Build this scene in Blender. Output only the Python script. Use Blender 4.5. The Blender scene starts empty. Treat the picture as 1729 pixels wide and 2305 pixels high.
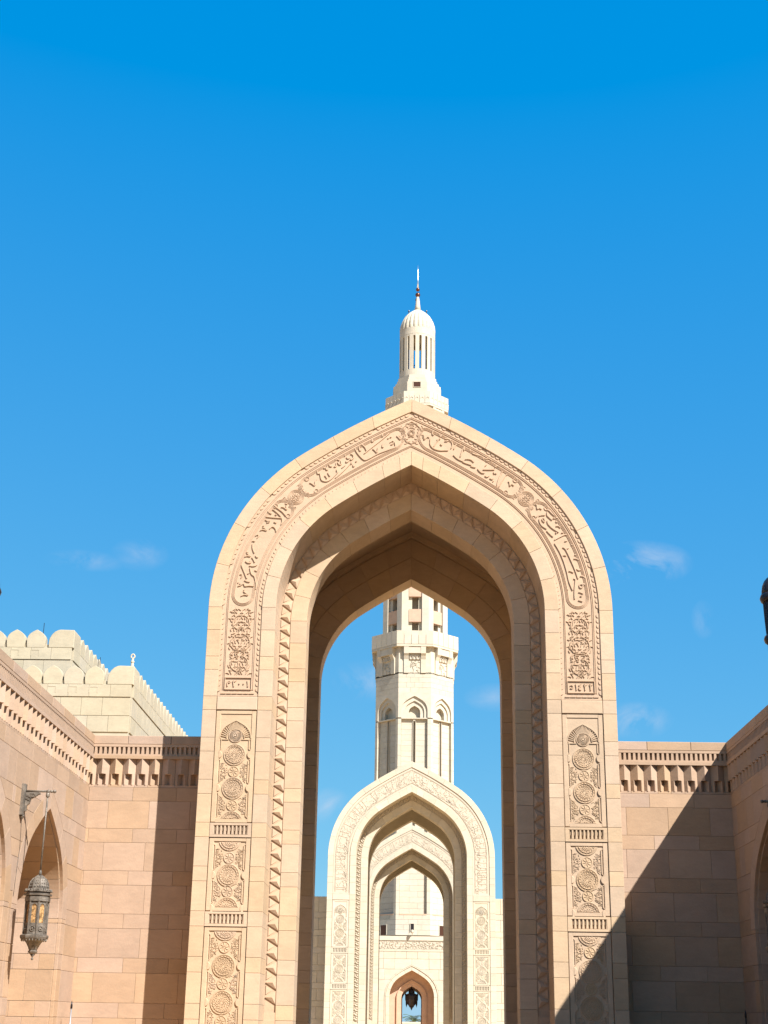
import bpy, bmesh, math, random
from mathutils import Vector, Matrix
R = math.radians
random.seed(7)
scene = bpy.context.scene
COL = scene.collection

# ------------------------------------------------------------------ camera
PITCH, YAW, ROLL, FPX = R(20.0677), R(-1.4011), R(0.9281), 3170.59
cyw, syw, cp, sp = math.cos(YAW), math.sin(YAW), math.cos(PITCH), math.sin(PITCH)
fw = Vector((syw * cp, cyw * cp, sp))
rt = Vector((cyw, -syw, 0))
up = rt.cross(fw)
r2 = rt * math.cos(ROLL) + up * math.sin(ROLL)
u2 = up * math.cos(ROLL) - rt * math.sin(ROLL)
cam = bpy.data.cameras.new("camera")
camo = bpy.data.objects.new("camera", cam)
COL.objects.link(camo)
m3 = Matrix((r2, u2, -fw)).transposed()
camo.matrix_world = Matrix.Translation((0.1257, 0, 1.6)) @ m3.to_4x4()
cam.sensor_fit = 'VERTICAL'
cam.sensor_height = 36
cam.lens = 36 * FPX / 2305
cam.clip_end = 3000
scene.camera = camo

# ------------------------------------------------------------------ sky, sun, exposure
SUN_TO = Vector((0.883, -1.0, 1.26)).normalized()      # towards the sun
EL = math.asin(SUN_TO.z)
AZ = math.atan2(SUN_TO.x, SUN_TO.y)
world = bpy.data.worlds.new("World")
scene.world = world
world.use_nodes = True
nt = world.node_tree
for n in list(nt.nodes):
    nt.nodes.remove(n)
N = nt.nodes.new
L = nt.links.new
sky = N('ShaderNodeTexSky')
sky.sky_type = 'NISHITA'
sky.sun_disc = False
sky.sun_elevation = EL
sky.sun_rotation = AZ
sky.altitude = 0
sky.air_density = 1.0
sky.dust_density = 0.2
sky.ozone_density = 3.0
# even film-like response of the sky: the same curve all round, so the blue stays deep down to the horizon
ssep = N('ShaderNodeSeparateColor'); L(sky.outputs['Color'], ssep.inputs[0])
def smath(op, a, b_, c=None):
    q = N('ShaderNodeMath'); q.operation = op
    for i_, s_ in enumerate((a, b_)):
        if isinstance(s_, (int, float)):
            q.inputs[i_].default_value = s_
        else:
            L(s_, q.inputs[i_])
    return q.outputs[0]
sky_g = smath('MULTIPLY', smath('POWER', ssep.outputs[1], 0.47), 1.02)
sky_b = smath('MULTIPLY', smath('POWER', ssep.outputs[2], 0.13), 2.72)
sky_r = smath('MINIMUM', smath('MAXIMUM', smath('MULTIPLY', smath('POWER', smath('MAXIMUM', smath('SUBTRACT', ssep.outputs[0], 0.80), 0.0), 0.75), 0.37), 0.0), smath('MULTIPLY', sky_g, 1.0))
hs = N('ShaderNodeCombineColor')
L(sky_r, hs.inputs[0]); L(sky_g, hs.inputs[1]); L(sky_b, hs.inputs[2])
# a few small torn wisps of cloud low in the sky
tc = N('ShaderNodeTexCoord')
no = N('ShaderNodeTexNoise')
no.inputs['Scale'].default_value = 26
no.inputs['Detail'].default_value = 7
no.inputs['Roughness'].default_value = 0.62
no.inputs['Distortion'].default_value = 0.6
L(tc.outputs['Generated'], no.inputs['Vector'])
nr = N('ShaderNodeMapRange')
nr.inputs['From Min'].default_value = 0.40; nr.inputs['From Max'].default_value = 0.72
L(no.outputs['Fac'], nr.inputs['Value'])
total = None
for az_, el_, wd, ht, am in ((-11.7, 17.9, 1.2, .7, .22), (-13.9, 17.5, 1.7, .45, .22), (9.4, 17.8, 2.2, 1.0, .6), (11.9, 15.5, .5, .8, .22),
                             (8.9, 11.6, 1.6, .8, .40), (-2.0, 13.2, 1.5, .9, .30), (-3.4, 8.2, 1.0, .8, .30), (3.2, 12.6, 1.2, .6, .22),
                             (-24, 15, 4, 1.2, .5), (22, 16, 4, 1.3, .5), (40, 18, 5, 1.4, .5), (-45, 14, 5, 1.4, .5), (75, 17, 6, 1.6, .5), (-80, 16, 6, 1.6, .5), (120, 16, 6, 1.5, .5), (170, 15, 6, 1.5, .5), (-130, 17, 6, 1.5, .5)):
    c_ = Vector((math.sin(R(az_)) * math.cos(R(el_)), math.cos(R(az_)) * math.cos(R(el_)), math.sin(R(el_))))
    e_ = Vector((math.cos(R(az_)), -math.sin(R(az_)), 0)); f_ = c_.cross(e_) * -1
    dv = N('ShaderNodeVectorMath'); dv.operation = 'SUBTRACT'
    L(tc.outputs['Generated'], dv.inputs[0]); dv.inputs[1].default_value = c_
    parts_ = []
    for ax_, sz_ in ((e_, wd), (f_, ht)):
        dt = N('ShaderNodeVectorMath'); dt.operation = 'DOT_PRODUCT'
        L(dv.outputs[0], dt.inputs[0]); dt.inputs[1].default_value = ax_ / math.tan(R(sz_))
        parts_.append(smath('MULTIPLY', dt.outputs['Value'], dt.outputs['Value']))
    back_ = N('ShaderNodeVectorMath'); back_.operation = 'DOT_PRODUCT'
    L(tc.outputs['Generated'], back_.inputs[0]); back_.inputs[1].default_value = c_
    m_ = smath('MULTIPLY', smath('MAXIMUM', smath('SUBTRACT', 1.0, smath('SQRT', smath('ADD', parts_[0], parts_[1]), 0)), 0.0), am)
    m_ = smath('MULTIPLY', m_, smath('GREATER_THAN', back_.outputs['Value'], 0.5))
    total = m_ if total is None else smath('MAXIMUM', total, m_)
cloud = smath('MULTIPLY', nr.outputs[0], total)
cloud = smath('MULTIPLY', cloud, 2.2)
mixc = N('ShaderNodeMix'); mixc.data_type = 'RGBA'
L(smath('MINIMUM', cloud, 0.75), mixc.inputs['Factor'])
L(hs.outputs[0], mixc.inputs[6])
mixc.inputs[7].default_value = (2.5, 2.9, 3.5, 1)
bg = N('ShaderNodeBackground')
bg.inputs['Strength'].default_value = 0.0925
L(mixc.outputs[2], bg.inputs['Color'])
wo = N('ShaderNodeOutputWorld')
L(bg.outputs[0], wo.inputs['Surface'])

sun = bpy.data.lights.new("sun", 'SUN')
sun.energy = 4.8
sun.angle = R(0.5)
sun.color = (1.0, 0.985, 0.945)
suno = bpy.data.objects.new("sun", sun)
COL.objects.link(suno)
suno.rotation_euler = (-SUN_TO).to_track_quat('-Z', 'Y').to_euler()
suno.location = (40, -40, 60)

scene.render.engine = 'CYCLES'
vs = scene.view_settings
vs.view_transform = 'Standard'
vs.look = 'None'
vs.gamma = 1
vs.use_curve_mapping = False
vs.exposure = 1.43
scene.cycles.max_bounces = 8
scene.cycles.diffuse_bounces = 4

# ------------------------------------------------------------------ materials
def stone(name, col, var=0.10, rough=0.85, scale=1.0, bump=0.25, stain=0.10, metal=0.0):
    m = bpy.data.materials.new(name)
    m.use_nodes = True
    t = m.node_tree
    b = t.nodes['Principled BSDF']
    b.inputs['Roughness'].default_value = rough
    b.inputs['Metallic'].default_value = metal
    b.inputs['Specular IOR Level'].default_value = 0.25
    g = t.nodes.new
    k = t.links.new
    co = g('ShaderNodeTexCoord')
    oi = g('ShaderNodeObjectInfo')
    ad = g('ShaderNodeVectorMath'); ad.operation = 'ADD'
    sc = g('ShaderNodeVectorMath'); sc.operation = 'SCALE'
    cmb = g('ShaderNodeCombineXYZ')
    for i in range(3):
        k(oi.outputs['Random'], cmb.inputs[i])
    k(cmb.outputs[0], sc.inputs[0]); sc.inputs['Scale'].default_value = 37.0
    k(co.outputs['Object'], ad.inputs[0]); k(sc.outputs[0], ad.inputs[1])
    n1 = g('ShaderNodeTexNoise'); n1.inputs['Scale'].default_value = 1.3 * scale
    n1.inputs['Detail'].default_value = 5; n1.inputs['Roughness'].default_value = 0.6
    n2 = g('ShaderNodeTexNoise'); n2.inputs['Scale'].default_value = 26 * scale
    n2.inputs['Detail'].default_value = 4
    k(ad.outputs[0], n1.inputs['Vector']); k(ad.outputs[0], n2.inputs['Vector'])
    # per-piece brightness and hue, broad clouds, fine grain
    def mr(src, a, b2):
        q = g('ShaderNodeMapRange')
        q.inputs['To Min'].default_value = a; q.inputs['To Max'].default_value = b2
        k(src, q.inputs['Value']); return q.outputs[0]
    v1 = mr(oi.outputs['Random'], 1 - var, 1 + var * 0.6)
    q1 = g('ShaderNodeMapRange'); q1.inputs['From Min'].default_value = 0.3; q1.inputs['From Max'].default_value = 0.7
    q1.inputs['To Min'].default_value = 1 - stain; q1.inputs['To Max'].default_value = 1 + stain * 0.6
    k(n1.outputs['Fac'], q1.inputs['Value'])
    v3 = mr(n2.outputs['Fac'], 0.93, 1.06)
    m1 = g('ShaderNodeMath'); m1.operation = 'MULTIPLY'; k(v1, m1.inputs[0]); k(q1.outputs[0], m1.inputs[1])
    m2 = g('ShaderNodeMath'); m2.operation = 'MULTIPLY'; k(m1.outputs[0], m2.inputs[0]); k(v3, m2.inputs[1])
    mpv = g('ShaderNodeMapping'); mpv.inputs['Scale'].default_value = (1.0, 1.0, 3.2); mpv.inputs['Rotation'].default_value = (0.3, 0.5, 0.2)
    k(ad.outputs[0], mpv.inputs['Vector'])
    n3 = g('ShaderNodeTexNoise'); n3.inputs['Scale'].default_value = 2.2 * scale; n3.inputs['Detail'].default_value = 7
    n3.inputs['Roughness'].default_value = 0.65; n3.inputs['Distortion'].default_value = 1.2
    k(mpv.outputs[0], n3.inputs['Vector'])
    q3 = g('ShaderNodeMapRange'); q3.inputs['From Min'].default_value = 0.35; q3.inputs['From Max'].default_value = 0.65
    q3.inputs['To Min'].default_value = 1 - stain * 0.7; q3.inputs['To Max'].default_value = 1 + stain * 0.35
    k(n3.outputs['Fac'], q3.inputs['Value'])
    m3_ = g('ShaderNodeMath'); m3_.operation = 'MULTIPLY'; k(m2.outputs[0], m3_.inputs[0]); k(q3.outputs[0], m3_.inputs[1])
    m2 = m3_
    hh = g('ShaderNodeHueSaturation')
    hh.inputs['Color'].default_value = (*col, 1)
    k(m2.outputs[0], hh.inputs['Value'])
    fr = g('ShaderNodeMath'); fr.operation = 'FRACT'
    m7 = g('ShaderNodeMath'); m7.operation = 'MULTIPLY'; m7.inputs[1].default_value = 7.31
    k(oi.outputs['Random'], m7.inputs[0]); k(m7.outputs[0], fr.inputs[0])
    k(mr(fr.outputs[0], 1 - var * 1.3, 1 + var * 1.0), hh.inputs['Saturation'])
    k(mr(fr.outputs[0], 0.5 - var * 0.06, 0.5 + var * 0.015), hh.inputs['Hue'])
    k(hh.outputs[0], b.inputs['Base Color'])
    bp = g('ShaderNodeBump'); bp.inputs['Strength'].default_value = bump; bp.inputs['Distance'].default_value = 0.01
    k(n2.outputs['Fac'], bp.inputs['Height']); k(bp.outputs[0], b.inputs['Normal'])
    return m

M = {}
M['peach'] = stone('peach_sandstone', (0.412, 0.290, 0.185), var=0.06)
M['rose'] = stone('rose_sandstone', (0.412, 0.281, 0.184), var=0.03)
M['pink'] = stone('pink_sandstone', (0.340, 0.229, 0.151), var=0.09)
M['joint'] = stone('joint_mortar', (0.24, 0.16, 0.10), var=0.0)
M['pinkjoint'] = stone('pink_joint_mortar', (0.24, 0.16, 0.11), var=0.0)
M['cream'] = stone('cream_limestone', (0.412, 0.356, 0.271), var=0.06)
M['creamband'] = stone('cream_carved_limestone', (0.409, 0.346, 0.265), var=0.02)
M['creamjoint'] = stone('cream_joint_mortar', (0.52, 0.45, 0.31), var=0.0)
M['white'] = stone('white_limestone', (0.421, 0.364, 0.281), var=0.05)
M['whitejoint'] = stone('white_joint_mortar', (0.56, 0.52, 0.40), var=0.0)
M['hall'] = stone('pale_hall_limestone', (0.338, 0.290, 0.210), var=0.06)
M['salmon'] = stone('salmon_stone', (0.430, 0.276, 0.186), var=0.05)
M['paving'] = stone('paving_stone', (0.66, 0.43, 0.21), var=0.0, scale=0.3)
M['damper'] = stone('bounce_damper_stone', (0.055, 0.038, 0.028), var=0.0)  # for the added floor that soaks up light bounced into the arch
M['bronze'] = stone('weathered_bronze', (0.17, 0.14, 0.112), rough=0.5, metal=0.4, var=0.0, scale=6, bump=0.5, stain=0.5)
M['darkmetal'] = stone('dark_painted_metal', (0.022, 0.018, 0.02), rough=0.32, metal=0.3, var=0.0, bump=0.05)
M['steel'] = stone('pale_steel', (0.65, 0.66, 0.68), rough=0.3, metal=0.9, var=0.0, bump=0.0)
M['ball'] = stone('bronze_ball', (0.12, 0.05, 0.03), rough=0.3, metal=0.7, var=0.0, bump=0.0)
M['amber'] = stone('amber_alabaster_glass', (0.40, 0.23, 0.10), rough=0.25, var=0.0, scale=14, stain=0.9, bump=0.0)
M['trunk'] = stone('palm_trunk', (0.16, 0.11, 0.07), scale=6)
M['frond'] = stone('palm_frond', (0.07, 0.10, 0.035), rough=0.6, var=0.3)
M['hedge'] = stone('clipped_hedge', (0.03, 0.045, 0.02), rough=0.8, var=0.0, scale=3)

# ------------------------------------------------------------------ mesh helpers
class MB:
    def __init__(self):
        self.v = []; self.f = []
    def add(self, vs_, fs_):
        o = len(self.v)
        self.v.extend(vs_)
        self.f.extend([tuple(i + o for i in f) for f in fs_])
    def box(self, x0, x1, y0, y1, z0, z1):
        self.add([(x0, y0, z0), (x1, y0, z0), (x1, y1, z0), (x0, y1, z0), (x0, y0, z1), (x1, y0, z1), (x1, y1, z1), (x0, y1, z1)],
                 [(0, 1, 5, 4), (1, 2, 6, 5), (2, 3, 7, 6), (3, 0, 4, 7), (4, 5, 6, 7), (3, 2, 1, 0)])
        return self
    def prism(self, pts, y0, y1, b=0.0):
        """polygon (x,z) counter-clockwise seen from the front, front face at y0, chamfered by b"""
        n = len(pts)
        if b > 0:
            ins = []
            for i in range(n):
                p0, p1, p2 = pts[i - 1], pts[i], pts[(i + 1) % n]
                d1 = Vector((p1[0] - p0[0], p1[1] - p0[1])); d2 = Vector((p2[0] - p1[0], p2[1] - p1[1]))
                if d1.length < 1e-6 or d2.length < 1e-6:
                    ins.append(p1); continue
                d1.normalize(); d2.normalize()
                n1 = Vector((-d1.y, d1.x)); n2 = Vector((-d2.y, d2.x))
                bis = n1 + n2
                k = b / max(0.35, (1 + n1.dot(n2)) / 2) / 2 if bis.length > 1e-6 else 0
                ins.append((p1[0] + bis.x * k, p1[1] + bis.y * k))
            vv = [(x, y0, z) for x, z in ins] + [(x, y0 + b, z) for x, z in pts] + [(x, y1, z) for x, z in pts]
            ff = [tuple(range(n))]
            for i in range(n):
                j = (i + 1) % n
                ff.append((n + i, n + j, j, i)); ff.append((2 * n + i, 2 * n + j, n + j, n + i))
            ff.append(tuple(range(3 * n - 1, 2 * n - 1, -1)))
        else:
            vv = [(x, y0, z) for x, z in pts] + [(x, y1, z) for x, z in pts]
            ff = [tuple(range(n)), tuple(range(2 * n - 1, n - 1, -1))]
            for i in range(n):
                j = (i + 1) % n
                ff.append((n + i, n + j, j, i))
        self.add(vv, ff)
        return self
    def zprism(self, pts, z0, z1):
        """plan polygon (x,y) extruded in z"""
        n = len(pts)
        vv = [(x, y, z0) for x, y in pts] + [(x, y, z1) for x, y in pts]
        ff = [tuple(range(n - 1, -1, -1)), tuple(range(n, 2 * n))]
        for i in range(n):
            j = (i + 1) % n
            ff.append((i, j, n + j, n + i))
        self.add(vv, ff)
        return self
    def cbox(self, x0, x1, y0, y1, z0, z1, b=0.012):
        return self.prism([(x0, z0), (x1, z0), (x1, z1), (x0, z1)], y0, y1, b)
    def lathe(self, prof, n=16, cx=0, cy=0, lobes=0, amp=0.0, cap=True):
        o = len(self.v)
        for r, z in prof:
            for i in range(n):
                a = 2 * math.pi * i / n
                rr = r * (1 + amp * (abs(math.sin(a * lobes / 2)) - 0.6)) if lobes else r
                self.v.append((cx + rr * math.sin(a), cy - rr * math.cos(a), z))
        for k in range(len(prof) - 1):
            for i in range(n):
                j = (i + 1) % n
                self.f.append((o + k * n + i, o + k * n + j, o + (k + 1) * n + j, o + (k + 1) * n + i))
        if cap:
            self.f.append(tuple(o + i for i in range(n - 1, -1, -1)))
            self.f.append(tuple(o + (len(prof) - 1) * n + i for i in range(n)))
        return self
    def tube(self, pts, r, n=8):
        o = len(self.v)
        P = [Vector(p) for p in pts]
        rs = r if isinstance(r, (list, tuple)) else [r] * len(P)
        for i, p in enumerate(P):
            d = (P[min(i + 1, len(P) - 1)] - P[max(i - 1, 0)]).normalized()
            a = d.cross(Vector((0, 0, 1)))
            if a.length < 1e-3:
                a = Vector((1, 0, 0))
            a.normalize(); b = d.cross(a)
            for k in range(n):
                t = 2 * math.pi * k / n
                q = p + (a * math.cos(t) + b * math.sin(t)) * rs[i]
                self.v.append(tuple(q))
        for i in range(len(P) - 1):
            for k in range(n):
                j = (k + 1) % n
                self.f.append((o + i * n + k, o + i * n + j, o + (i + 1) * n + j, o + (i + 1) * n + k))
        self.f.append(tuple(o + k for k in range(n)))
        self.f.append(tuple(o + (len(P) - 1) * n + k for k in range(n - 1, -1, -1)))
        return self
    def ribbon(self, pts, w, h, y, taper=0.0, closed=False, top=0.6):
        """raised stroke on a plane that faces -Y; taper 0 = even, 1 = leaf"""
        n = len(pts)
        if n < 2:
            return self
        o = len(self.v)
        for i in range(n):
            if closed:
                p0, p2 = pts[i - 1], pts[(i + 1) % n]
            else:
                p0, p2 = pts[max(i - 1, 0)], pts[min(i + 1, n - 1)]
            dx, dz = p2[0] - p0[0], p2[1] - p0[1]
            l = math.hypot(dx, dz) or 1
            nx, nz = -dz / l, dx / l
            t = i / (n - 1) if n > 1 else 0
            ww = w * (1 - taper + taper * math.sin(math.pi * (0.12 + 0.8 * t))) / 2
            x, z = pts[i]
            self.v += [(x + nx * ww, y, z + nz * ww), (x + nx * ww * top, y - h, z + nz * ww * top),
                       (x - nx * ww * top, y - h, z - nz * ww * top), (x - nx * ww, y, z - nz * ww)]
        rng = range(n) if closed else range(n - 1)
        for i in rng:
            a = o + i * 4; b = o + ((i + 1) % n) * 4
            for k in range(3):
                self.f.append((a + k, b + k, b + k + 1, a + k + 1))
        if not closed:
            self.f.append((o, o + 1, o + 2, o + 3))
            e = o + (n - 1) * 4
            self.f.append((e + 3, e + 2, e + 1, e))
        return self
    def mesh(self, name, smooth=False):
        me = bpy.data.meshes.new(name)
        me.from_pydata(self.v, [], self.f)
        if len(self.f) < 6000:
            bm = bmesh.new(); bm.from_mesh(me)
            bmesh.ops.recalc_face_normals(bm, faces=bm.faces)
            bm.to_mesh(me); bm.free()
        if smooth:
            me.polygons.foreach_set('use_smooth', [True] * len(me.polygons))
        return me
    def build(self, name, mat, parent=None, kind=None, smooth=False, label=None):
        return place(self.mesh(name, smooth), name, mat, parent, kind=kind, label=label)

def place(me, name, mat, parent=None, loc=(0, 0, 0), rz=0.0, kind=None, label=None, scale=None):
    o = bpy.data.objects.new(name, me)
    COL.objects.link(o)
    if mat:
        if not me.materials:
            me.materials.append(M[mat])
        if me.materials[0] is not M[mat]:
            o.material_slots[0].link = 'OBJECT'
            o.material_slots[0].material = M[mat]
    o.parent = parent
    o.location = loc
    o.rotation_euler = (0, 0, rz)
    if scale:
        o.scale = scale
    if kind:
        o['kind'] = kind
    if label:
        o['label'] = label
    return o

def thing(name, label, cat, loc=(0, 0, 0), rz=0.0, group=None):
    o = bpy.data.objects.new(name, None)
    COL.objects.link(o)
    o.empty_display_size = 0.3
    o.location = loc
    o.rotation_euler = (0, 0, rz)
    o['label'] = label
    o['category'] = cat
    if group:
        o['group'] = group
    return o

# four-centred arch: every ring is an offset d inwards from the outline
class Arch:
    def __init__(self, w, zs):
        s = w / 4.47
        self.w, self.zs = w, zs
        self.a = 0.0374 * s
        self.th = R(55.83)
        self.r0 = w - self.a
        self.R = 17.64 * s
        self.cx = self.a + (self.r0 - self.R) * math.cos(self.th)
        self.cz = zs + (self.r0 - self.R) * math.sin(self.th)
    def tha(self, d):
        return math.acos(-self.cx / (self.R - d))
    def P(self, u, d=0.0):
        if u <= 0:
            return (self.w - d, self.zs + u)
        if u <= 1:
            t = u * self.th
            return (self.a + (self.r0 - d) * math.cos(t), self.zs + (self.r0 - d) * math.sin(t))
        t = self.th + (u - 1) * (self.tha(d) - self.th)
        return (max(0.0, self.cx + (self.R - d) * math.cos(t)), self.cz + (self.R - d) * math.sin(t))
    def lens(self, d=0.0):
        return (self.r0 - d) * self.th, (self.R - d) * (self.tha(d) - self.th)
    def u(self, s, d=0.0):
        l1, l2 = self.lens(d)
        if s <= 0:
            return s
        return s / l1 if s <= l1 else 1 + min(1, (s - l1) / l2)
    def total(self, d=0.0):
        return sum(self.lens(d))
    def apex(self, d=0.0):
        return self.P(2, d)[1]
    def halfw(self, z, d=0.0):
        """half width of ring d at height z"""
        if z <= self.zs:
            return self.w - d
        if z >= self.apex(d):
            return 0.0
        a, b = 0.0, 2.0
        for _ in range(40):
            m_ = (a + b) / 2
            if self.P(m_, d)[1] < z:
                a = m_
            else:
                b = m_
        return self.P(a, d)[0]

def ring_block(A, ua, ub, d0, d1, y0, y1, side, gap=0.0024, b=0.005, n=4, flip=None):
    """one voussoir / jamb stone: section [d0,d1]x[y0,y1] swept along the arch from ua to ub"""
    l1, l2 = A.lens(d0)
    def du(u):
        return 1.0 if u < 0 else (1 / l1 if u <= 1 else 1 / l2)
    a = ua + gap * du(ua); e = ub - gap * du(ub - 1e-6) if ub < 2 else 2 - gap * du(1.5)
    leg = ub <= 0
    us = [a, a + b * du(a + 1e-6)]
    if not leg:
        us += [a + (e - a) * k / n for k in range(1, n)]
    us += [e - b * du(e - 1e-6), e]
    mb = MB()
    d0 += 0.003; d1 -= 0.003 if flip is None else 0
    nst = len(us)
    for i, u in enumerate(us):
        pu = b if i in (0, nst - 1) else 0
        for d, y in ((d0, y1), (d0, y0 + b), (d0 + b, y0 + pu), (d1 - b, y0 + pu), (d1, y0 + b), (d1, y1)):
            x, z = A.P(u, d)
            if ub >= 2 and i == nst - 1:
                x = max(x, gap)
            mb.v.append((x * side, y, z))
    for i in range(nst - 1):
        for k in range(6):
            j = (k + 1) % 6
            mb.f.append((i * 6 + k, i * 6 + j, (i + 1) * 6 + j, (i + 1) * 6 + k))
    mb.f.append(tuple(range(6)))
    mb.f.append(tuple((nst - 1) * 6 + k for k in range(5, -1, -1)))
    return mb

def sweep(A, sec, us_leg, n=14, close=True):
    """closed section [(d,y)] swept over both legs and the arch"""
    st = [(u, 1) for u in us_leg] + [(k / n, 1) for k in range(1, n + 1)] + [(1 + k / n, 1) for k in range(1, n + 1)]
    st += [(u, -1) for u, s in reversed(st[:-1])]
    mb = MB()
    m_ = len(sec)
    for u, s in st:
        for d, y in sec:
            x, z = A.P(u, d)
            mb.v.append((x * s, y, z))
    for i in range(len(st) - 1):
        for k in range(m_):
            j = (k + 1) % m_
            mb.f.append((i * m_ + k, i * m_ + j, (i + 1) * m_ + j, (i + 1) * m_ + k))
    mb.f.append(tuple(range(m_)))
    mb.f.append(tuple((len(st) - 1) * m_ + k for k in range(m_ - 1, -1, -1)))
    return mb

def arc(cx, cz, r, a0, a1, n=16):
    return [(cx + r * math.cos(R(a0 + (a1 - a0) * i / n)), cz + r * math.sin(R(a0 + (a1 - a0) * i / n))) for i in range(n + 1)]

def circle(cx, cz, r, n=20):
    return arc(cx, cz, r, 0, 360, n)[:-1]

def smooth_pts(pts, k=4):
    """Catmull-Rom through traced points"""
    if len(pts) < 3:
        (x0, z0), (x1, z1) = pts[0], pts[-1]
        return [(x0 + (x1 - x0) * i / 3, z0 + (z1 - z0) * i / 3) for i in range(4)]
    out = []
    for i in range(len(pts) - 1):
        p0 = pts[max(i - 1, 0)]; p1 = pts[i]; p2 = pts[i + 1]; p3 = pts[min(i + 2, len(pts) - 1)]
        for j in range(k):
            t = j / k
            out.append(tuple(0.5 * (2 * p1[c] + (p2[c] - p0[c]) * t + (2 * p0[c] - 5 * p1[c] + 4 * p2[c] - p3[c]) * t * t
                             + (3 * p1[c] - p0[c] - 3 * p2[c] + p3[c]) * t ** 3) for c in (0, 1)))
    out.append(pts[-1])
    return out

# ------------------------------------------------------------------ ground
g = MB()
g.add([(-900, -300, 0), (900, -300, 0), (900, 1500, 0), (-900, 1500, 0)], [(0, 1, 2, 3)])
go = g.build('paved_plaza', 'paving')
go['kind'] = 'structure'
go['label'] = 'pale stone paving of the courtyards'
g = MB()
g.box(-3.6, 3.6, 31.0, 38.2, -.05, 0.006); g.box(-2.3, 2.3, -12.0, 30.99, -.05, 0.006)  # unseen dark slabs, added to keep the near passage darker
go = g.build('bounce_damper', 'damper')
go['kind'] = 'structure'
go['label'] = 'unseen dark floor added to cut light bounced into the near gate'

# ------------------------------------------------------------------ carved ornament shared by the gates
COURSES = [10.29, 9.77, 9.17, 8.87, 8.28, 7.98, 7.38, 7.08, 6.48, 6.18, 5.58, 5.28, 4.68, 4.38, 3.78, 3.48, 2.88, 2.58, 1.98, 1.68, 1.08, 0.78, 0.18, 0.0]
FY = 0.046          # depth of a carved field below the block faces
MY = 0.016          # top of the medallions
CACHE = {}

def clip_pts(runs, lo_, hi_):
    out = []
    for pts in runs:
        cur = []
        for p in pts:
            if lo_ <= p[1] <= hi_:
                cur.append(p)
            else:
                if len(cur) > 1:
                    out.append(cur)
                cur = []
        if len(cur) > 1:
            out.append(cur)
    return out

def medallion(r, style, lo_=-9, hi_=9):
    key = ('med', r, style, lo_, hi_)
    if key in CACHE:
        return CACHE[key]
    mb = MB()
    zl, zh = max(-r, lo_), min(r, hi_)
    # disc body clipped to the strip lo..hi
    n = 28
    ring = []
    for i in range(n + 1):
        z = zl + (zh - zl) * i / n
        ring.append((math.sqrt(max(0, r * r - z * z)), z))
    pts = [(x, z) for x, z in ring] + [(-x, z) for x, z in reversed(ring)]
    cl = []
    for p in pts:
        if not cl or math.hypot(p[0] - cl[-1][0], p[1] - cl[-1][1]) > 1e-4:
            cl.append(p)
    if math.hypot(cl[0][0] - cl[-1][0], cl[0][1] - cl[-1][1]) < 1e-4:
        cl.pop()
    mb.prism(cl, MY + 0.022, FY + 0.02)
    y = MY + 0.022
    def rings(rr, w, h):
        for run in clip_pts([arc(0, 0, rr, 90, 450, 40)], zl, zh):
            mb.ribbon(run, w, h, y)
    rings(r - 0.012, 0.022, 0.011)
    def strokes(runs, w, h, taper):
        for run in clip_pts(runs, zl, zh):
            mb.ribbon(run, w, h, y, taper)
    if style == 'sun':
        rings(r * 0.30, 0.02, 0.03)
        strokes([[(math.cos(a) * r * 0.36, math.sin(a) * r * 0.36), (math.cos(a) * r * 0.8, math.sin(a) * r * 0.8)]
                 for a in [2 * math.pi * k / 28 for k in range(28)]], 0.012, 0.022, 0)
        mb.prism(circle(0, 0, r * 0.16, 10), y - 0.04, y)
    elif r > 0.2:
        rings(r * 0.76, 0.012, 0.018)
        nf = 9 if style == 'a' else 12
        runs = []
        for k in range(nf):
            a = 2 * math.pi * k / nf + 0.2
            sp_ = []
            for i in range(11):
                t = i / 10
                rr = r * (0.12 + 0.5 * t)
                aa = a + (1.9 if style == 'a' else -1.1) * t * t
                sp_.append((rr * math.cos(aa), rr * math.sin(aa)))
            runs.append(sp_)
            runs.append([(-q_[0] * .92, q_[1] * .92) for q_ in sp_[3:8]])
        strokes(runs, 0.017, 0.010, 0.7)
        runs = []
        for k in range(nf * 2):
            a = 2 * math.pi * (k + 0.5) / (nf * 2)
            c_, s_ = math.cos(a), math.sin(a)
            runs.append([(r * 0.60 * c_, r * 0.60 * s_), (r * 0.66 * c_ - 0.012 * s_, r * 0.66 * s_ + 0.012 * c_), (r * 0.72 * c_, r * 0.72 * s_)])
        strokes(runs, 0.018, 0.010, 0.6)
        strokes([[(r * 0.86 * math.cos(a - .09), r * 0.86 * math.sin(a - .09)), (r * 0.86 * math.cos(a + .09), r * 0.86 * math.sin(a + .09))]
                 for a in [2 * math.pi * k / 20 for k in range(20)]], 0.014, 0.012, 0.3)
    else:
        nf = 8
        runs = []
        for k in range(nf):
            a = 2 * math.pi * k / nf
            runs.append([(r * q * math.cos(a + 0.3 * q), r * q * math.sin(a + 0.3 * q)) for q in (0.15, 0.4, 0.6, 0.76)])
        strokes(runs, 0.022, 0.011, 0.8)
    me = mb.mesh('medallion')
    CACHE[key] = me
    return me

def leaf_pts(x, z, ang, ln, curl):
    out = []
    a = ang
    n = 5
    for i in range(n + 1):
        out.append((x, z))
        x += math.cos(a) * ln / n; z += math.sin(a) * ln / n
        a += curl / n
    return out

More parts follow.
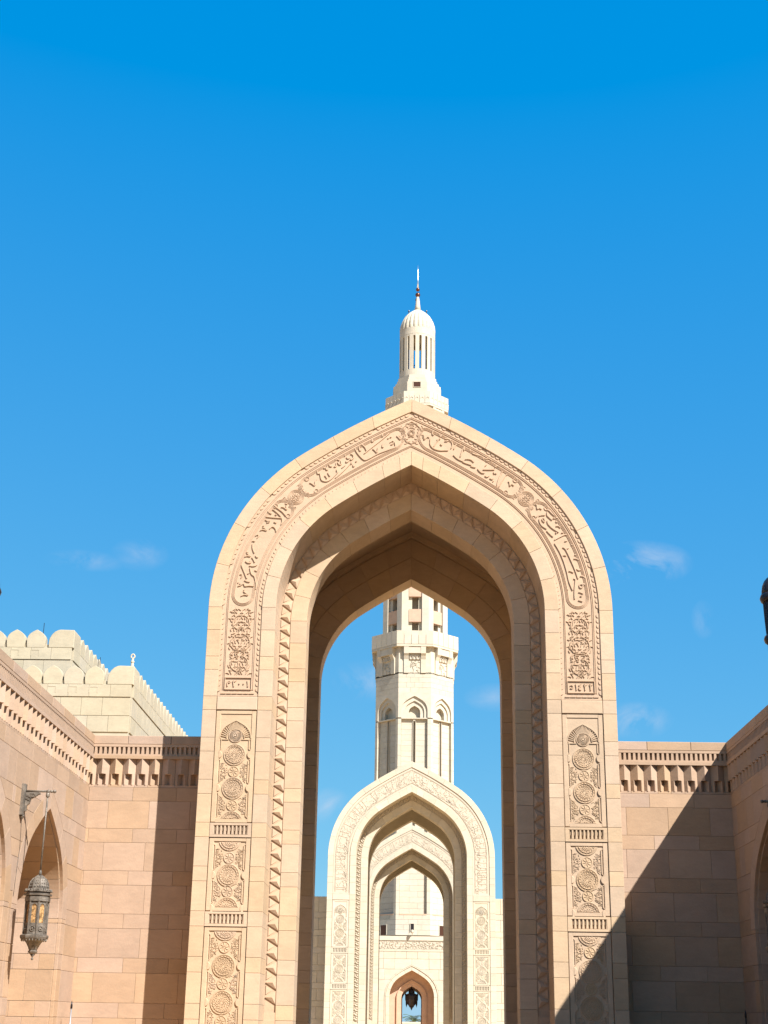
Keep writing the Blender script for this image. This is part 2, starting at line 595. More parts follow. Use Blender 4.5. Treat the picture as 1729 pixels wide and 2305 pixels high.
def field_leaves(h, seed):
    """arabesque filling beside a small medallion: height h, mirrored"""
    key = ('leaves', round(h, 2), seed)
    if key in CACHE:
        return CACHE[key]
    rnd = random.Random(seed)
    mb = MB()
    for s in (-1, 1):
        for k in range(int(h * 95)):
            z = -h / 2 + 0.04 + (h - 0.08) * ((k * 0.618) % 1)
            x = rnd.uniform(0.13, 0.27)
            if abs(z) > h * 0.3:
                x = rnd.uniform(0.2, 0.27)
            mb.ribbon(leaf_pts(s * x, z, R(90 - s * rnd.uniform(20, 160)), rnd.uniform(0.045, 0.075), s * rnd.uniform(-2.2, 2.2)),
                      rnd.uniform(0.012, 0.019), 0.012, FY, 0.8)
        mb.ribbon(arc(s * 0.21, 0.035, 0.05, 60, 330, 12), 0.015, 0.013, FY, 0.3)
        mb.ribbon(arc(s * 0.21, -0.045, 0.04, 120, 400, 12), 0.015, 0.013, FY, 0.3)
    me = mb.mesh('arabesque')
    CACHE[key] = me
    return me

def carved_panel(root, xc, z0, z1, items, mat, top_shell=False, label=None):
    """items: (kind, z) - 'B' big, 'S' small, 'U' half hanging from the top edge, 'D' half on the bottom edge, 'O' sunburst"""
    key = ('frame', z0, z1, top_shell)
    if key not in CACHE:
        mb = MB()
        hw, fi = 0.438, 0.33
        y0 = 0.022
        mb.cbox(-hw, -fi, y0, FY + .06, z0 + .004, z1 - .004, 0.012)
        mb.cbox(fi, hw, y0, FY + .06, z0 + .004, z1 - .004, 0.012)
        mb.box(-fi - .006, fi + .006, y0 + .001, FY + .059, z0 + .004, z0 + .075)
        mb.box(-fi - .006, fi + .006, y0 + .001, FY + .059, z1 - .075, z1 - .004)
        mb.box(-fi - .01, fi + .01, FY, FY + .055, z0 + .02, z1 - .02)
        # inner moulding with ears beside each big medallion
        for s in (-1, 1):
            zz = sorted([z for k, z in items if k in 'BUD'])
            prev = z0 + .09
            for z in zz + [z1 - .09 if not top_shell else z1 - .62]:
                end = z - 0.125 if z in zz else z
                if end - prev > 0.05:
                    mb.ribbon([(s * 0.30, prev), (s * 0.30, end)], 0.020, 0.020, FY)
                    for ez, sg in ((prev, 1), (end, -1)):
                        mb.ribbon([(s * 0.30, ez), (s * 0.345, ez - sg * 0.04)], 0.020, 0.020, FY)
                if z in zz and z0 + .05 < z < z1 - .05:
                    mb.prism([(s * 0.34, z - 0.085)] + [(s * (0.34 - 0.07 * math.cos(R(t))), z + 0.085 * math.sin(R(t))) for t in (-50, -20, 0, 20, 50)] + [(s * 0.34, z + 0.085)] if s < 0 else
                             list(reversed([(s * 0.34, z - 0.085)] + [(s * (0.34 - 0.07 * math.cos(R(t))), z + 0.085 * math.sin(R(t))) for t in (-50, -20, 0, 20, 50)] + [(s * 0.34, z + 0.085)])),
                             MY, FY + .02, 0.008)
                prev = z + 0.125
        if top_shell:
            zc = z1 - .60
            A = Arch(0.335, zc)
            out = [A.P(u / 8.0) for u in range(0, 17)]
            crv = out + [(-x, z) for x, z in reversed(out[:-1])]
            mb.ribbon(crv, 0.026, 0.028, FY)
            inn = arc(0, zc, .19, 0, 180, 20)
            mb.ribbon(inn, 0.018, 0.024, FY)
            for k in range(1, 24):
                i = (k / 24) * (len(crv) - 1)
                i0 = int(i); fr_ = i - i0
                p = (crv[i0][0] * (1 - fr_) + crv[i0 + 1][0] * fr_, crv[i0][1] * (1 - fr_) + crv[i0 + 1][1] * fr_)
                mb.ribbon([(p[0] * .60, zc + (p[1] - zc) * .52), (p[0] * .78, zc + (p[1] - zc) * .76), (p[0] * .95, zc + (p[1] - zc) * .95)], 0.026, 0.020, FY, 0.25)
            mb.ribbon([(-.33, zc - .03), (-.14, zc - .03)], 0.02, 0.02, FY); mb.ribbon([(.14, zc - .03), (.33, zc - .03)], 0.02, 0.02, FY)
            # flat spandrels above the shell
            sp_ = [(fi, z1 - .07), (-fi, z1 - .07), (-fi, zc)] + [(-x, z) for x, z in out] + [(x, z) for x, z in reversed(out[:-1])] + [(fi, zc)]
            half = [(0, z1 - .07)] + [(-fi - .0, z1 - .07), (-fi, zc)] + [(-x, z) for x, z in out]
            mb.prism(half, 0.04, FY + .01)
            mb.prism([(-x, z) for x, z in reversed(half)], 0.04, FY + .01)
        CACHE[key] = mb.mesh('carved_panel')
    p = place(CACHE[key], 'carved_panel', mat, root, (xc, 0, 0), label=label)
    prevz = None
    for kd, z in items:
        if kd == 'B':
            me = medallion(0.235, 'a' if int(z * 100) % 2 else 'b')
        elif kd == 'S':
            me = medallion(0.118, 's')
            place(field_leaves(0.46, int(z * 10) % 3), 'arabesque', mat, p, (0, 0, z), kind='stuff')
        elif kd == 'O':
            me = medallion(0.15, 'sun')
        elif kd == 'U':
            me = medallion(0.235, 'a', -0.3, z1 - .085 - z)
        else:
            me = medallion(0.235, 'b', z0 + .085 - z, 0.3)
        place(me, 'medallion', mat, p, (0, 0, z))
    return p

def fret_block(root, xc, z0, z1, mat):
    key = ('fret', round(z1 - z0, 3))
    if key not in CACHE:
        h = z1 - z0
        mb = MB()
        mb.box(-.438, .438, 0.07, 0.14, .004, h - .004)
        mb.box(-.438, .438, 0.005, 0.069, .004, .055)
        mb.box(-.438, .438, 0.005, 0.069, h - .05, h - .004)
        mb.box(-.438, -.365, 0.005, 0.069, .056, h - .051)
        mb.box(.365, .438, 0.005, 0.069, .056, h - .051)
        for i in range(10):
            x = -.365 + .73 * i / 9
            w = .021
            # tongue: broad above, tapering to a point below
            mb.prism([(x - w * 1.3, .056), (x + w * 1.3, .056), (x + w, h * .45), (x + w * .9, h - .051), (x - w * .9, h - .051), (x - w, h * .45)], 0.012, 0.069, .006)
        for i in range(9):
            x = -.365 + .73 * (i + .5) / 9
            mb.prism([(x - .008, h * .45), (x + .008, h * .45), (x + .008, h - .051), (x - .008, h - .051)], 0.04, 0.069)
        CACHE[key] = mb.mesh('fret_block')
    return place(CACHE[key], 'fret_block', mat, root, (xc, 0, z0))

def scallop_row(mb, A, s0, s1, d, side, inward, pitch=0.118, y=0.026, t=0.018):
    n = max(1, int(round((s1 - s0) / pitch)))
    for i in range(n):
        pts = []
        for k in range(7):
            q = k / 6
            s = s0 + (s1 - s0) * (i + q) / n
            bulge = 0.012 + 0.052 * math.sqrt(max(0, 1 - (2 * q - 1) ** 2))
            x, z = A.P(A.u(s, 0.5), d + inward * bulge)
            pts.append((x * side, z))
        for q in (1.0, 0.5, 0.0):
            s = s0 + (s1 - s0) * (i + q) / n
            x, z = A.P(A.u(s, 0.5), d - inward * 0.004)
            pts.append((x * side, z))
        area = sum(pts[k][0] * pts[(k + 1) % len(pts)][1] - pts[(k + 1) % len(pts)][0] * pts[k][1] for k in range(len(pts)))
        if area < 0:
            pts.reverse()
        mb.prism(pts, y, y + t)

def band_line(mb, A, d, s0, s1, side, w, h, y, n=50):
    pts = []
    for i in range(n + 1):
        x, z = A.P(A.u(s0 + (s1 - s0) * i / n, 0.6), d)
        pts.append((x * side, z))
    mb.ribbon(pts, w, h, y)

def band_arc(A, sc, dc, r, a0, a1, side, n=14):
    """circle arc in band coordinates (along s, across d)"""
    out = []
    for i in range(n + 1):
        a = R(a0 + (a1 - a0) * i / n)
        s = sc + r * math.cos(a)
        x, z = A.P(A.u(s, 0.745), dc + r * math.sin(a))
        out.append((x * side, z))
    return out

CALLI = {
'RT': """0.26,14.49 0.28,14.48 0.30,14.44 0.30,14.37 0.33,14.40 0.38,14.44 0.41,14.41
0.52,14.60 0.49,14.55 0.49,14.50 0.52,14.48
0.44,14.39 0.44,14.32 0.44,14.25 0.48,14.18 0.55,14.13 0.66,14.10 0.76,14.10 0.85,14.10
0.65,14.51 0.67,14.44 0.71,14.48 0.75,14.46
0.59,14.36 0.62,14.37 0.65,14.41 0.66,14.37
0.78,14.39 0.84,14.39 0.89,14.37 0.91,14.33
0.77,14.33 0.82,14.33 0.85,14.34
0.93,14.32 0.95,14.24 0.92,14.15
0.67,14.26 0.71,14.22
1.08,14.26 1.13,14.28
1.20,14.22 1.22,14.17 1.22,14.10
0.97,13.99 1.06,13.90 1.17,13.84 1.20,13.86
1.24,13.88 1.30,13.89 1.38,13.87 1.44,13.81
1.18,13.82 1.27,13.78 1.38,13.74
1.37,13.71 1.43,13.69 1.48,13.68
1.36,14.14 1.35,14.08
1.41,14.03 1.49,14.00 1.59,13.97
1.64,13.90 1.68,13.91
1.71,13.89 1.77,13.91 1.82,13.88 1.85,13.85
1.72,13.84 1.80,13.84
1.53,13.65 1.56,13.60 1.62,13.55 1.68,13.54
1.70,13.72 1.73,13.75
1.65,13.63 1.79,13.63 1.91,13.63
1.92,13.69 1.97,13.72 2.02,13.70
1.69,13.48 1.74,13.45 1.79,13.48
1.80,13.42 1.86,13.39 1.88,13.43
1.87,13.35 1.89,13.34
1.89,13.57 1.91,13.53 1.94,13.55 1.95,13.52
2.07,13.57 2.10,13.59
2.17,13.50 2.20,13.51
2.22,13.34 2.25,13.32 2.26,13.23 2.29,13.28 2.35,13.24
0.52,14.19 0.57,14.29 0.64,14.37
1.13,13.94 1.17,14.07 1.20,14.17
0.98,14.13 1.02,14.22 1.06,14.26
1.96,13.23 2.01,13.40 2.08,13.56
2.01,13.21 2.09,13.37 2.17,13.50""",
'RS': """2.83,12.78 2.86,12.77 2.87,12.68 2.92,12.70 2.97,12.67
3.08,12.66 3.14,12.64 3.18,12.59 3.25,12.52
3.09,12.61 3.09,12.53 3.14,12.47 3.20,12.41
2.85,12.48 2.88,12.53
2.91,12.51 2.96,12.53 3.04,12.53
2.91,12.44 2.92,12.36 2.97,12.27 3.07,12.20
2.97,12.44 2.99,12.39 3.03,12.36
2.98,12.45 3.02,12.45 3.03,12.39
3.09,12.40 3.11,12.32 3.20,12.22 3.34,12.12
3.22,12.46 3.27,12.45
3.28,12.47 3.33,12.46
3.28,12.39 3.31,12.35
3.28,12.27 3.34,12.27 3.38,12.23
3.07,12.16 3.14,12.08 3.21,12.01
3.27,12.12 3.29,12.09
3.40,12.11 3.45,12.12
3.24,11.94 3.34,12.00 3.46,12.06 3.52,12.06
3.47,11.91 3.52,11.92
3.61,11.83 3.63,11.82
3.24,11.86 3.35,11.66 3.44,11.42 3.50,11.18 3.54,10.96 3.61,10.76
3.42,11.77 3.49,11.71 3.59,11.48 3.68,11.24 3.74,11.03
3.49,11.73 3.55,11.75
3.42,11.57 3.46,11.58 3.49,11.56
3.68,11.60 3.71,11.58
3.66,11.50 3.71,11.50 3.76,11.47
3.71,11.26 3.76,11.23 3.81,11.24
3.54,11.21 3.59,11.20 3.64,11.17
3.79,11.09 3.84,11.09 3.90,11.05
3.64,11.03 3.68,11.02 3.68,10.96 3.66,10.81 3.65,10.67 3.65,10.56
3.76,10.88 3.78,10.90 3.83,10.90 3.84,10.86 3.81,10.82 3.77,10.83 3.76,10.88
3.83,10.90 3.87,10.91 3.88,10.88
3.49,10.78 3.51,10.77
3.74,10.72 3.79,10.71 3.84,10.68
3.77,10.63 3.81,10.62
3.73,10.53 3.78,10.52 3.82,10.50""",
'LT': """-0.34,14.46 -0.30,14.42 -0.25,14.37 -0.22,14.44 -0.18,14.47
-0.55,14.40 -0.52,14.39
-0.49,14.43 -0.46,14.42
-0.49,14.29 -0.44,14.33 -0.40,14.31 -0.37,14.25 -0.38,14.17 -0.52,14.11 -0.76,14.01 -0.98,13.88 -1.07,13.85 -1.15,13.91 -1.24,14.02 -1.30,14.13
-0.47,14.24 -0.43,14.25 -0.42,14.30
-1.16,14.24 -1.08,14.18 -1.04,14.11 -1.04,14.08
-1.08,14.01 -0.92,14.16 -0.71,14.34 -0.51,14.52
-0.90,14.39 -0.91,14.31 -0.87,14.32
-0.67,14.50 -0.67,14.44 -0.65,14.45
-0.89,14.13 -0.84,14.09 -0.79,14.04 -0.77,14.16
-0.66,14.25 -0.67,14.18 -0.64,14.17
-1.21,14.18 -1.19,14.09 -1.16,14.08
-1.40,14.00 -1.34,13.97 -1.33,13.90 -1.38,13.85 -1.41,13.88
-1.41,13.88 -1.45,13.81 -1.49,13.79 -1.50,13.82
-1.52,13.97 -1.53,13.94
-1.49,13.92 -1.46,13.88 -1.41,13.90
-1.28,13.81 -1.25,13.81
-1.37,13.80 -1.37,13.74
-1.33,13.74 -1.33,13.69 -1.30,13.69
-1.75,13.84 -1.70,13.86 -1.65,13.83
-1.70,13.79 -1.65,13.73 -1.61,13.74 -1.62,13.83
-1.77,13.69 -1.73,13.68 -1.72,13.78
-2.01,13.64 -1.97,13.64 -1.94,13.69 -1.95,13.61 -1.91,13.60
-1.88,13.74 -1.87,13.69 -1.82,13.68
-2.15,13.57 -2.14,13.50 -2.09,13.50 -2.05,13.36 -1.99,13.32 -1.91,13.32 -1.81,13.39 -1.69,13.53
-1.98,13.46 -1.94,13.42 -1.93,13.38
-1.91,13.53 -1.86,13.44
-1.71,13.61 -1.69,13.53
-1.59,13.65 -1.52,13.71
-1.73,13.40 -1.56,13.57 -1.41,13.74
-2.32,13.28 -2.26,13.25 -2.20,13.21 -2.19,13.31 -2.17,13.35""",
'LS': """-2.95,12.68 -2.89,12.67 -2.82,12.62 -2.84,12.71
-2.85,12.76 -2.81,12.75
-3.12,12.72 -3.03,12.65 -2.91,12.56 -2.83,12.46
-3.14,12.62 -3.09,12.59 -2.97,12.48 -2.92,12.40 -2.91,12.33 -2.93,12.25
-3.25,12.58 -3.22,12.54 -3.16,12.51
-3.29,12.44 -3.18,12.43 -3.07,12.42 -2.94,12.41
-3.08,12.50 -3.04,12.48
-3.30,12.37 -3.25,12.34 -3.22,12.34 -3.19,12.34
-3.26,12.30 -3.20,12.31
-3.10,12.32 -3.04,12.29
-3.19,12.15 -3.14,12.20 -3.09,12.19 -3.05,12.14 -3.04,12.08
-3.35,12.22 -3.32,12.22
-3.40,12.11 -3.34,12.13 -3.26,12.11 -3.31,12.17 -3.35,12.18
-3.50,11.98 -3.46,12.01 -3.43,11.98 -3.46,11.93
-3.57,11.85 -3.54,11.86 -3.51,11.84
-3.56,11.79 -3.55,11.68 -3.51,11.57
-3.69,11.59 -3.65,11.58
-3.72,11.48 -3.66,11.50 -3.60,11.49 -3.65,11.54 -3.68,11.56
-3.56,11.47 -3.52,11.42 -3.49,11.35
-3.48,11.51 -3.45,11.47 -3.42,11.47
-3.70,11.38 -3.65,11.34 -3.58,11.34 -3.60,11.38
-3.79,11.29 -3.73,11.16 -3.65,10.97
-3.61,11.27 -3.54,11.26 -3.47,11.27 -3.44,11.29
-3.59,11.22 -3.55,11.08 -3.48,11.02 -3.45,10.91 -3.43,10.81 -3.44,10.72
-3.48,11.17 -3.43,11.14
-3.64,11.08 -3.60,11.10
-3.81,11.06 -3.77,11.07 -3.76,11.02 -3.78,10.98
-3.70,10.93 -3.64,10.90 -3.58,10.89
-3.73,10.85 -3.70,10.83 -3.68,10.79 -3.59,10.80 -3.48,10.79
-3.85,10.87 -3.83,10.87
-3.84,10.79 -3.76,10.82 -3.81,10.85
-3.71,10.70 -3.69,10.70
-3.76,10.56 -3.69,10.59 -3.61,10.58 -3.66,10.63 -3.71,10.67"""}


BY = 0.042          # field of the inscription band, below the voussoir faces

def inscription(root, A, side, mat, band):
    """letters of the near gate, stroke by stroke"""
    tot = A.total(0.745)
    for key in (('RT', 'RS') if side > 0 else ('LT', 'LS')):
        mb = MB()
        for ln in CALLI[key].split('\n'):
            pts = [tuple(map(float, q.split(','))) for q in ln.split()]
            L_ = sum(math.hypot(pts[i + 1][0] - pts[i][0], pts[i + 1][1] - pts[i][1]) for i in range(len(pts) - 1))
            w = 0.032 if L_ > 0.35 else (0.028 if L_ > 0.12 else 0.026)
            mb.ribbon(smooth_pts(pts), w, 0.025, BY, 0.35, top=0.75)
        mb.build('inscription_lettering', mat, band, label='raised Arabic lettering on the pale inscription band')
    # cartouche outlines, rosettes, ties
    mb = MB()
    tot = A.total(0.745)
    ros = tot - 3.10         # rosette between the two cartouches
    for r_ in (0.20, 0.225, 0.25):
        for lo2, hi2 in ((ros + 0.42, tot - 0.42), (0.30, ros - 0.42)):
            top_ = [A.P(A.u(lo2 + (hi2 - lo2) * i / 24, 0.745), 0.745 - r_) for i in range(25)]
            bot_ = [A.P(A.u(hi2 - (hi2 - lo2) * i / 24, 0.745), 0.745 + r_) for i in range(25)]
            pts = [(x * side, z) for x, z in top_] + band_arc(A, hi2, 0.745, r_, -90, 90, side) + [(x * side, z) for x, z in bot_] + band_arc(A, lo2, 0.745, r_, 90, 270, side)
            mb.ribbon(pts, 0.012, 0.014, BY, closed=True)
    mb.build('cartouche_moulding', mat, band)
    mb = MB()
    for sc_, rr in ((ros, 0.155), (ros, 0.125), (ros, 0.18)):
        mb.ribbon(band_arc(A, sc_, 0.745, rr, 0, 360, side, 28), 0.014, 0.012, BY)
    for k in range(8):
        mb.ribbon(band_arc(A, ros + 0.06 * math.cos(k * math.pi / 4), 0.745 + 0.06 * math.sin(k * math.pi / 4), 0.035, 0, 300, side, 10), 0.013, 0.013, BY, 0.4)
    mb.build('rosette', mat, band)
    mb = MB()
    for q, dd in ((-1, -1), (-1, 1), (1, -1), (1, 1)):
        for k in range(9):
            ss = ros + q * (0.20 + 0.03 * (k % 3)); d2 = 0.745 + dd * (0.06 + 0.055 * (k // 3))
            mb.ribbon(band_arc(A, ss, d2, 0.026, 40 * k, 40 * k + 220, side, 7), 0.012, 0.011, BY, 0.6)
        MB().ribbon(band_arc(A, ros + q * 0.46, 0.745 + dd * 0.19, 0.05, 0, 360, side, 14), 0.014, 0.018, BY).build('scroll', mat, band)
    # knot of carving at the crown of the arch
    for k in range(30):
        a_ = k * 2.4
        rr = 0.03 + 0.21 * math.sqrt(k / 30)
        x, z = abs(rr * 1.25 * math.cos(a_)), A.apex(0.745) - 0.03 + rr * 1.15 * math.sin(a_)
        mb.ribbon([(side * px_, pz_) for px_, pz_ in leaf_pts(x, z, a_ + 1.0, 0.07, 1.6)], 0.015, 0.015, BY, 0.7)
    mb.build('leaf_carving', mat, band, kind='stuff')
    mb = MB()
    za = A.apex(0.745)
    for r_ in (0.05, 0.075):
        mb.ribbon([(side * max(0.0, x), z) for x, z in arc(0, za - .03, r_, -90, 90, 12)], 0.014, 0.022, BY)
    mb.ribbon([(side * x, z) for x, z in ((0.0, za + .26), (.10, za + .20), (.20, za + .10), (.24, za + .02))], 0.016, 0.02, BY)
    mb.ribbon([(side * x, z) for x, z in ((0.0, za - .30), (.12, za - .24), (.17, za - .15), (.15, za - .06))], 0.016, 0.02, BY)
    mb.build('crown_knot', mat, band)

def arabesque_leg(band, A, side, mat, seed):
    """dense leaf carving between the lettering and the date"""
    rnd = random.Random(seed)
    mb = MB()
    xc = 3.725 * side
    for row in range(22):
        z = 8.78 + row * 0.069
        for k in range(4):
            x = 0.03 + 0.058 * k + rnd.uniform(-.012, .012)
            ang = R(rnd.choice((35, 60, 120, 145)) + rnd.uniform(-15, 15))
            ln = rnd.uniform(0.055, 0.10); cu = rnd.uniform(-1.6, 1.6); w = rnd.uniform(0.026, 0.04)
            for s in (-1, 1):
                p = leaf_pts(0, 0, ang, ln, cu)
                mb.ribbon([(xc + s * (x + a_), z + rnd.uniform(-.006, .006) + b_) for a_, b_ in p], w * .58, 0.020, BY, 0.8)
    for zc_, r_ in ((9.95, .16), (9.5, .19), (9.02, .17)):
        for s in (-1, 1):
            mb.ribbon(arc(xc + s * .02, zc_, r_, 90, 90 - s * 200, 18), 0.020, 0.022, BY, 0.4)
    mb.build('leaf_carving', mat, band, kind='stuff')
    # date tablet
    mb = MB()
    zt, zb = 8.70, 8.44
    for a_, b_ in (((-.29, zt), (.29, zt)), ((-.29, zb), (.29, zb)), ((-.29, zb), (-.29, zt)), ((.29, zb), (.29, zt))):
        mb.ribbon([(xc + a_[0], a_[1]), (xc + b_[0], b_[1])], 0.018, 0.03, BY)
    mb.build('tablet_frame', mat, band)
    mb = MB()
    def st(pts, w=0.024):
        mb.ribbon(smooth_pts([(xc + x, 8.57 + z) for x, z in pts]), w, 0.024, BY, 0.25, top=0.8)
    if side < 0:       # 2001 and the letter for the common era
        st([(-.23, -.06), (-.235, 0), (-.22, .05), (-.19, .06), (-.17, .035), (-.20, .02), (-.23, .03)])
        st([(-.09, -.07), (-.10, 0), (-.115, .06)]); st([(-.115, .06), (-.08, .045), (-.045, .07)])
        st([(.015, .0), (.035, .0)], 0.04)
        st([(.11, .0), (.13, .0)], 0.04)
        st([(.215, -.07), (.215, 0), (.20, .07)])
    else:              # 1422 and the letter for the hijri era
        st([(-.235, .03), (-.20, .045), (-.17, .0), (-.20, -.03), (-.235, -.02)])
        st([(-.10, -.07), (-.10, 0), (-.115, .07)])
        st([(-.0, .07), (-.04, .045), (-.01, .02), (-.045, -.01), (-.04, -.05), (.0, -.06)])
        st([(.085, -.07), (.085, 0), (.065, .065)]); st([(.065, .065), (.10, .045), (.13, .07)])
        st([(.205, -.07), (.205, 0), (.185, .065)]); st([(.185, .065), (.22, .045), (.25, .07)])
    mb.build('date_numerals', mat, band, label='raised Arabic numerals reading 2001' if side < 0 else 'raised Arabic numerals reading 1422')

def pseudo_script(A, s0, s1, side, seed):
    rnd = random.Random(seed)
    mb = MB()
    def pt(s, d):
        x, z = A.P(A.u(s, 0.745), d)
        return (x * side, z)
    s = s0
    while s < s1:
        k = rnd.random()
        if k < 0.45:      # upright
            lean = rnd.uniform(-.06, .06)
            mb.ribbon([pt(s + lean * t, 0.42 + 0.5 * t) for t in (0, .33, .66, 1)], 0.040, 0.016, BY, 0.3)
        if k < 0.75:      # bowl
            rr = rnd.uniform(.06, .12); dc = rnd.uniform(.8, .98)
            a0 = rnd.uniform(150, 240)
            mb.ribbon([pt(s + rr * 1.3 * math.cos(R(a0 + t * 24)), dc + rr * math.sin(R(a0 + t * 24)) * -1) for t in range(9)], 0.036, 0.016, BY, 0.5)
        for _ in range(2):
            c_, d_ = s + rnd.uniform(-.08, .08), rnd.uniform(.42, 1.02)
            mb.ribbon([pt(c_, d_), pt(c_ + .03, d_ + .015), pt(c_ + .055, d_ - .005)], 0.034, 0.016, BY, 0.4)
        if rnd.random() < .4:
            dd = rnd.uniform(.55, 1.05)
            mb.ribbon([pt(s + .3 * t, dd + .05 * math.sin(4 * t + k)) for t in (0, .25, .5, .75, 1)], 0.036, 0.016, BY, 0.4)
        s += rnd.uniform(.07, .12)
    return mb

def make_gate(label, Y, dz, st, near, seed):
    """st: (block, band, joint) materials"""
    rnd = random.Random(seed)
    blk, bandm, jnt = st
    A = Arch(4.47, 10.29)
    root = thing('stone_gate', label, 'gate', (0, Y, dz))
    root['group'] = 'pointed stone gates in a row'
    legs = [-10.29, -8, -5, -2, 0]
    # solid body behind the facing stones, vault and rear wall
    sec = [(0.02, 0.12), (1.40, 0.12), (1.40, 1.20), (2.02, 1.20), (2.02, 1.90), (0.86, 1.90), (0.86, 6.82), (2.03, 6.82), (2.03, 7.55), (0.02, 7.55)]
    sweep(A, sec, legs, 16).build('gate_body', blk, root)
    sweep(A, [(0.86, 6.70), (0.98, 6.72), (1.0, 6.82), (0.86, 6.82)], legs, 16).build('vault_moulding', blk, root)
    for side in (1, -1):
        tot = A.total(0)
        for k in range(7):
            ua, ub = A.u(tot * k / 7), A.u(tot * (k + 1) / 7)
            ring_block(A, ua, ub if k < 6 else 2.0, 0.0, 0.30, 0.0, 0.5, side, n=5).build('voussoir', blk, root)
        cuts = [tot * k / 7 for k in range(7)] + [tot - .42, tot]
        for k in range(8):
            ring_block(A, A.u(cuts[k]), A.u(cuts[k + 1]) if k < 7 else 2.0, 1.19, 1.50, 0.0, 1.12, side, n=5).build('voussoir', blk, root)
        for k in range(7):
            ring_block(A, A.u(tot * k / 7), A.u(tot * (k + 1) / 7) if k < 6 else 2.0, 1.735, 2.11, 1.10, 1.93, side, n=5).build('voussoir', blk, root)
        for i in range(len(COURSES) - 1):
            za, zb = COURSES[i + 1] - 10.29, COURSES[i] - 10.29
            ring_block(A, za, zb, 0.0, 0.30, 0.0, 0.5, side).build('jamb_stone', blk, root)
            ring_block(A, za, zb, 1.19, 1.50, 0.0, 1.12, side).build('jamb_stone', blk, root)
            ring_block(A, za, zb, 1.735, 2.11, 1.10, 1.93, side).build('jamb_stone', blk, root)
            if near:
                ring_block(A, za, zb, 1.50, 2.05, 6.795, 7.53, side).build('jamb_stone', blk, root)
        if near:
            for k in range(7):
                ring_block(A, A.u(tot * k / 7), A.u(tot * (k + 1) / 7) if k < 6 else 2.0, 1.50, 2.05, 6.795, 7.53, side, n=5).build('voussoir', blk, root)
                ring_block(A, A.u(tot * (k + .0) / 7), A.u(tot * (k + 1) / 7) if k < 6 else 2.0, 1.02, 1.49, 6.795, 7.0, side, n=5).build('voussoir', blk, root)
        # ---- inscription band
        us = [8.34 - 10.29, -1.0, 0]
        mb = MB()
        pts = [(u, 0) for u in us] + [(k / 16, 0) for k in range(1, 33)]
        for i in range(len(pts) - 1):
            q = [A.P(pts[i][0], 0.305), A.P(pts[i][0], 1.185), A.P(pts[i + 1][0], 1.185), A.P(pts[i + 1][0], 0.305)]
            o = len(mb.v)
            mb.v += [(x * side, BY, z) for x, z in q]
            mb.f.append((o, o + 1, o + 2, o + 3))
        o = len(mb.v)
        mb.box(min(3.285 * side, 4.165 * side), max(3.285 * side, 4.165 * side), 0.02, 0.118, 8.285, 8.338)
        band = mb.build('inscription_band', bandm, root)
        mb = MB()
        for d, w in ((0.415, .016), (0.445, .022), (1.045, .022), (1.075, .016)):
            band_line(mb, A, d, -1.86, A.total(.6), side, w, 0.016, BY)
        mb.build('band_moulding', bandm, band)
        if near:
            mb = MB()
            tt = A.total(0.5)
            cut = [-1.95] + [tt * k / 7 for k in range(8)]
            for k in range(8):
                scallop_row(mb, A, cut[k] + .05, cut[k + 1] - .05, 0.30, side, 1)
                scallop_row(mb, A, cut[k] + .05, cut[k + 1] - .05, 1.19, side, -1)
            for i in range(6):
                x = (3.36 + .74 * (i + .5) / 6) * side
                mb.prism([(x - .055, 8.338)] + [(x - .055 * math.cos(R(t)), 8.338 + .06 * math.sin(R(t))) for t in (150, 120, 90, 60, 30)][::-1][::-1] + [(x + .055, 8.338)] if False else
                         [(x + .055 * math.cos(R(t)), 8.338 + .055 * math.sin(R(t))) for t in (0, 30, 60, 90, 120, 150, 180)], 0.0, 0.04)
            mb.build('scalloped_trim', bandm, band, kind='stuff')
            inscription(root, A, side, bandm, band)
            arabesque_leg(band, A, side, bandm, 5)
        else:
            pseudo_script(A, -1.85, A.total(.745) - .02, side, seed * 3 + side).build('inscription_lettering', bandm, band, kind='stuff')
        # ---- lintel stone, carved panels and frets on the pier
        xc = 3.725 * side
        MB().cbox(xc - .44, xc + .44, 0.0, 0.3, 7.985, 8.275).build('lintel_stone', blk, root)
        carved_panel(root, xc, 5.585, 7.975, [('O', 7.43), ('B', 7.02), ('S', 6.66), ('B', 6.31), ('S', 5.95), ('D', 5.60)], blk, True)
        fret_block(root, xc, 5.28, 5.58, blk)
        carved_panel(root, xc, 3.785, 5.275, [('U', 5.24), ('S', 4.865), ('B', 4.51), ('S', 4.185), ('D', 3.84)], blk)
        fret_block(root, xc, 3.48, 3.78, blk)
        carved_panel(root, xc, 1.085, 3.475, [('U', 3.44), ('S', 3.08), ('B', 2.71), ('S', 2.37), ('B', 2.01), ('S', 1.65), ('D', 1.30)], blk)
        MB().cbox(xc - .44, xc + .44, 0.0, 0.3, 0.0, 1.08).build('plinth_stone', blk, root)
        # ---- zigzag or leaf course of the second order
        mb = MB()
        pts = [-10.29, -8.45, -4, 0] + [k / 16 for k in range(1, 33)]
        for i in range(len(pts) - 1):
            q = [A.P(pts[i], 1.485), A.P(pts[i], 1.74), A.P(pts[i + 1], 1.74), A.P(pts[i + 1], 1.485)]
            o = len(mb.v)
            mb.v += [(x * side, 1.142 if pts[i] >= -8.46 else 1.11, z) for x, z in q]
            mb.f.append((o, o + 1, o + 2, o + 3))
        zb_ = mb.build('frieze_bed', bandm, root)
        tz = A.total(1.6)
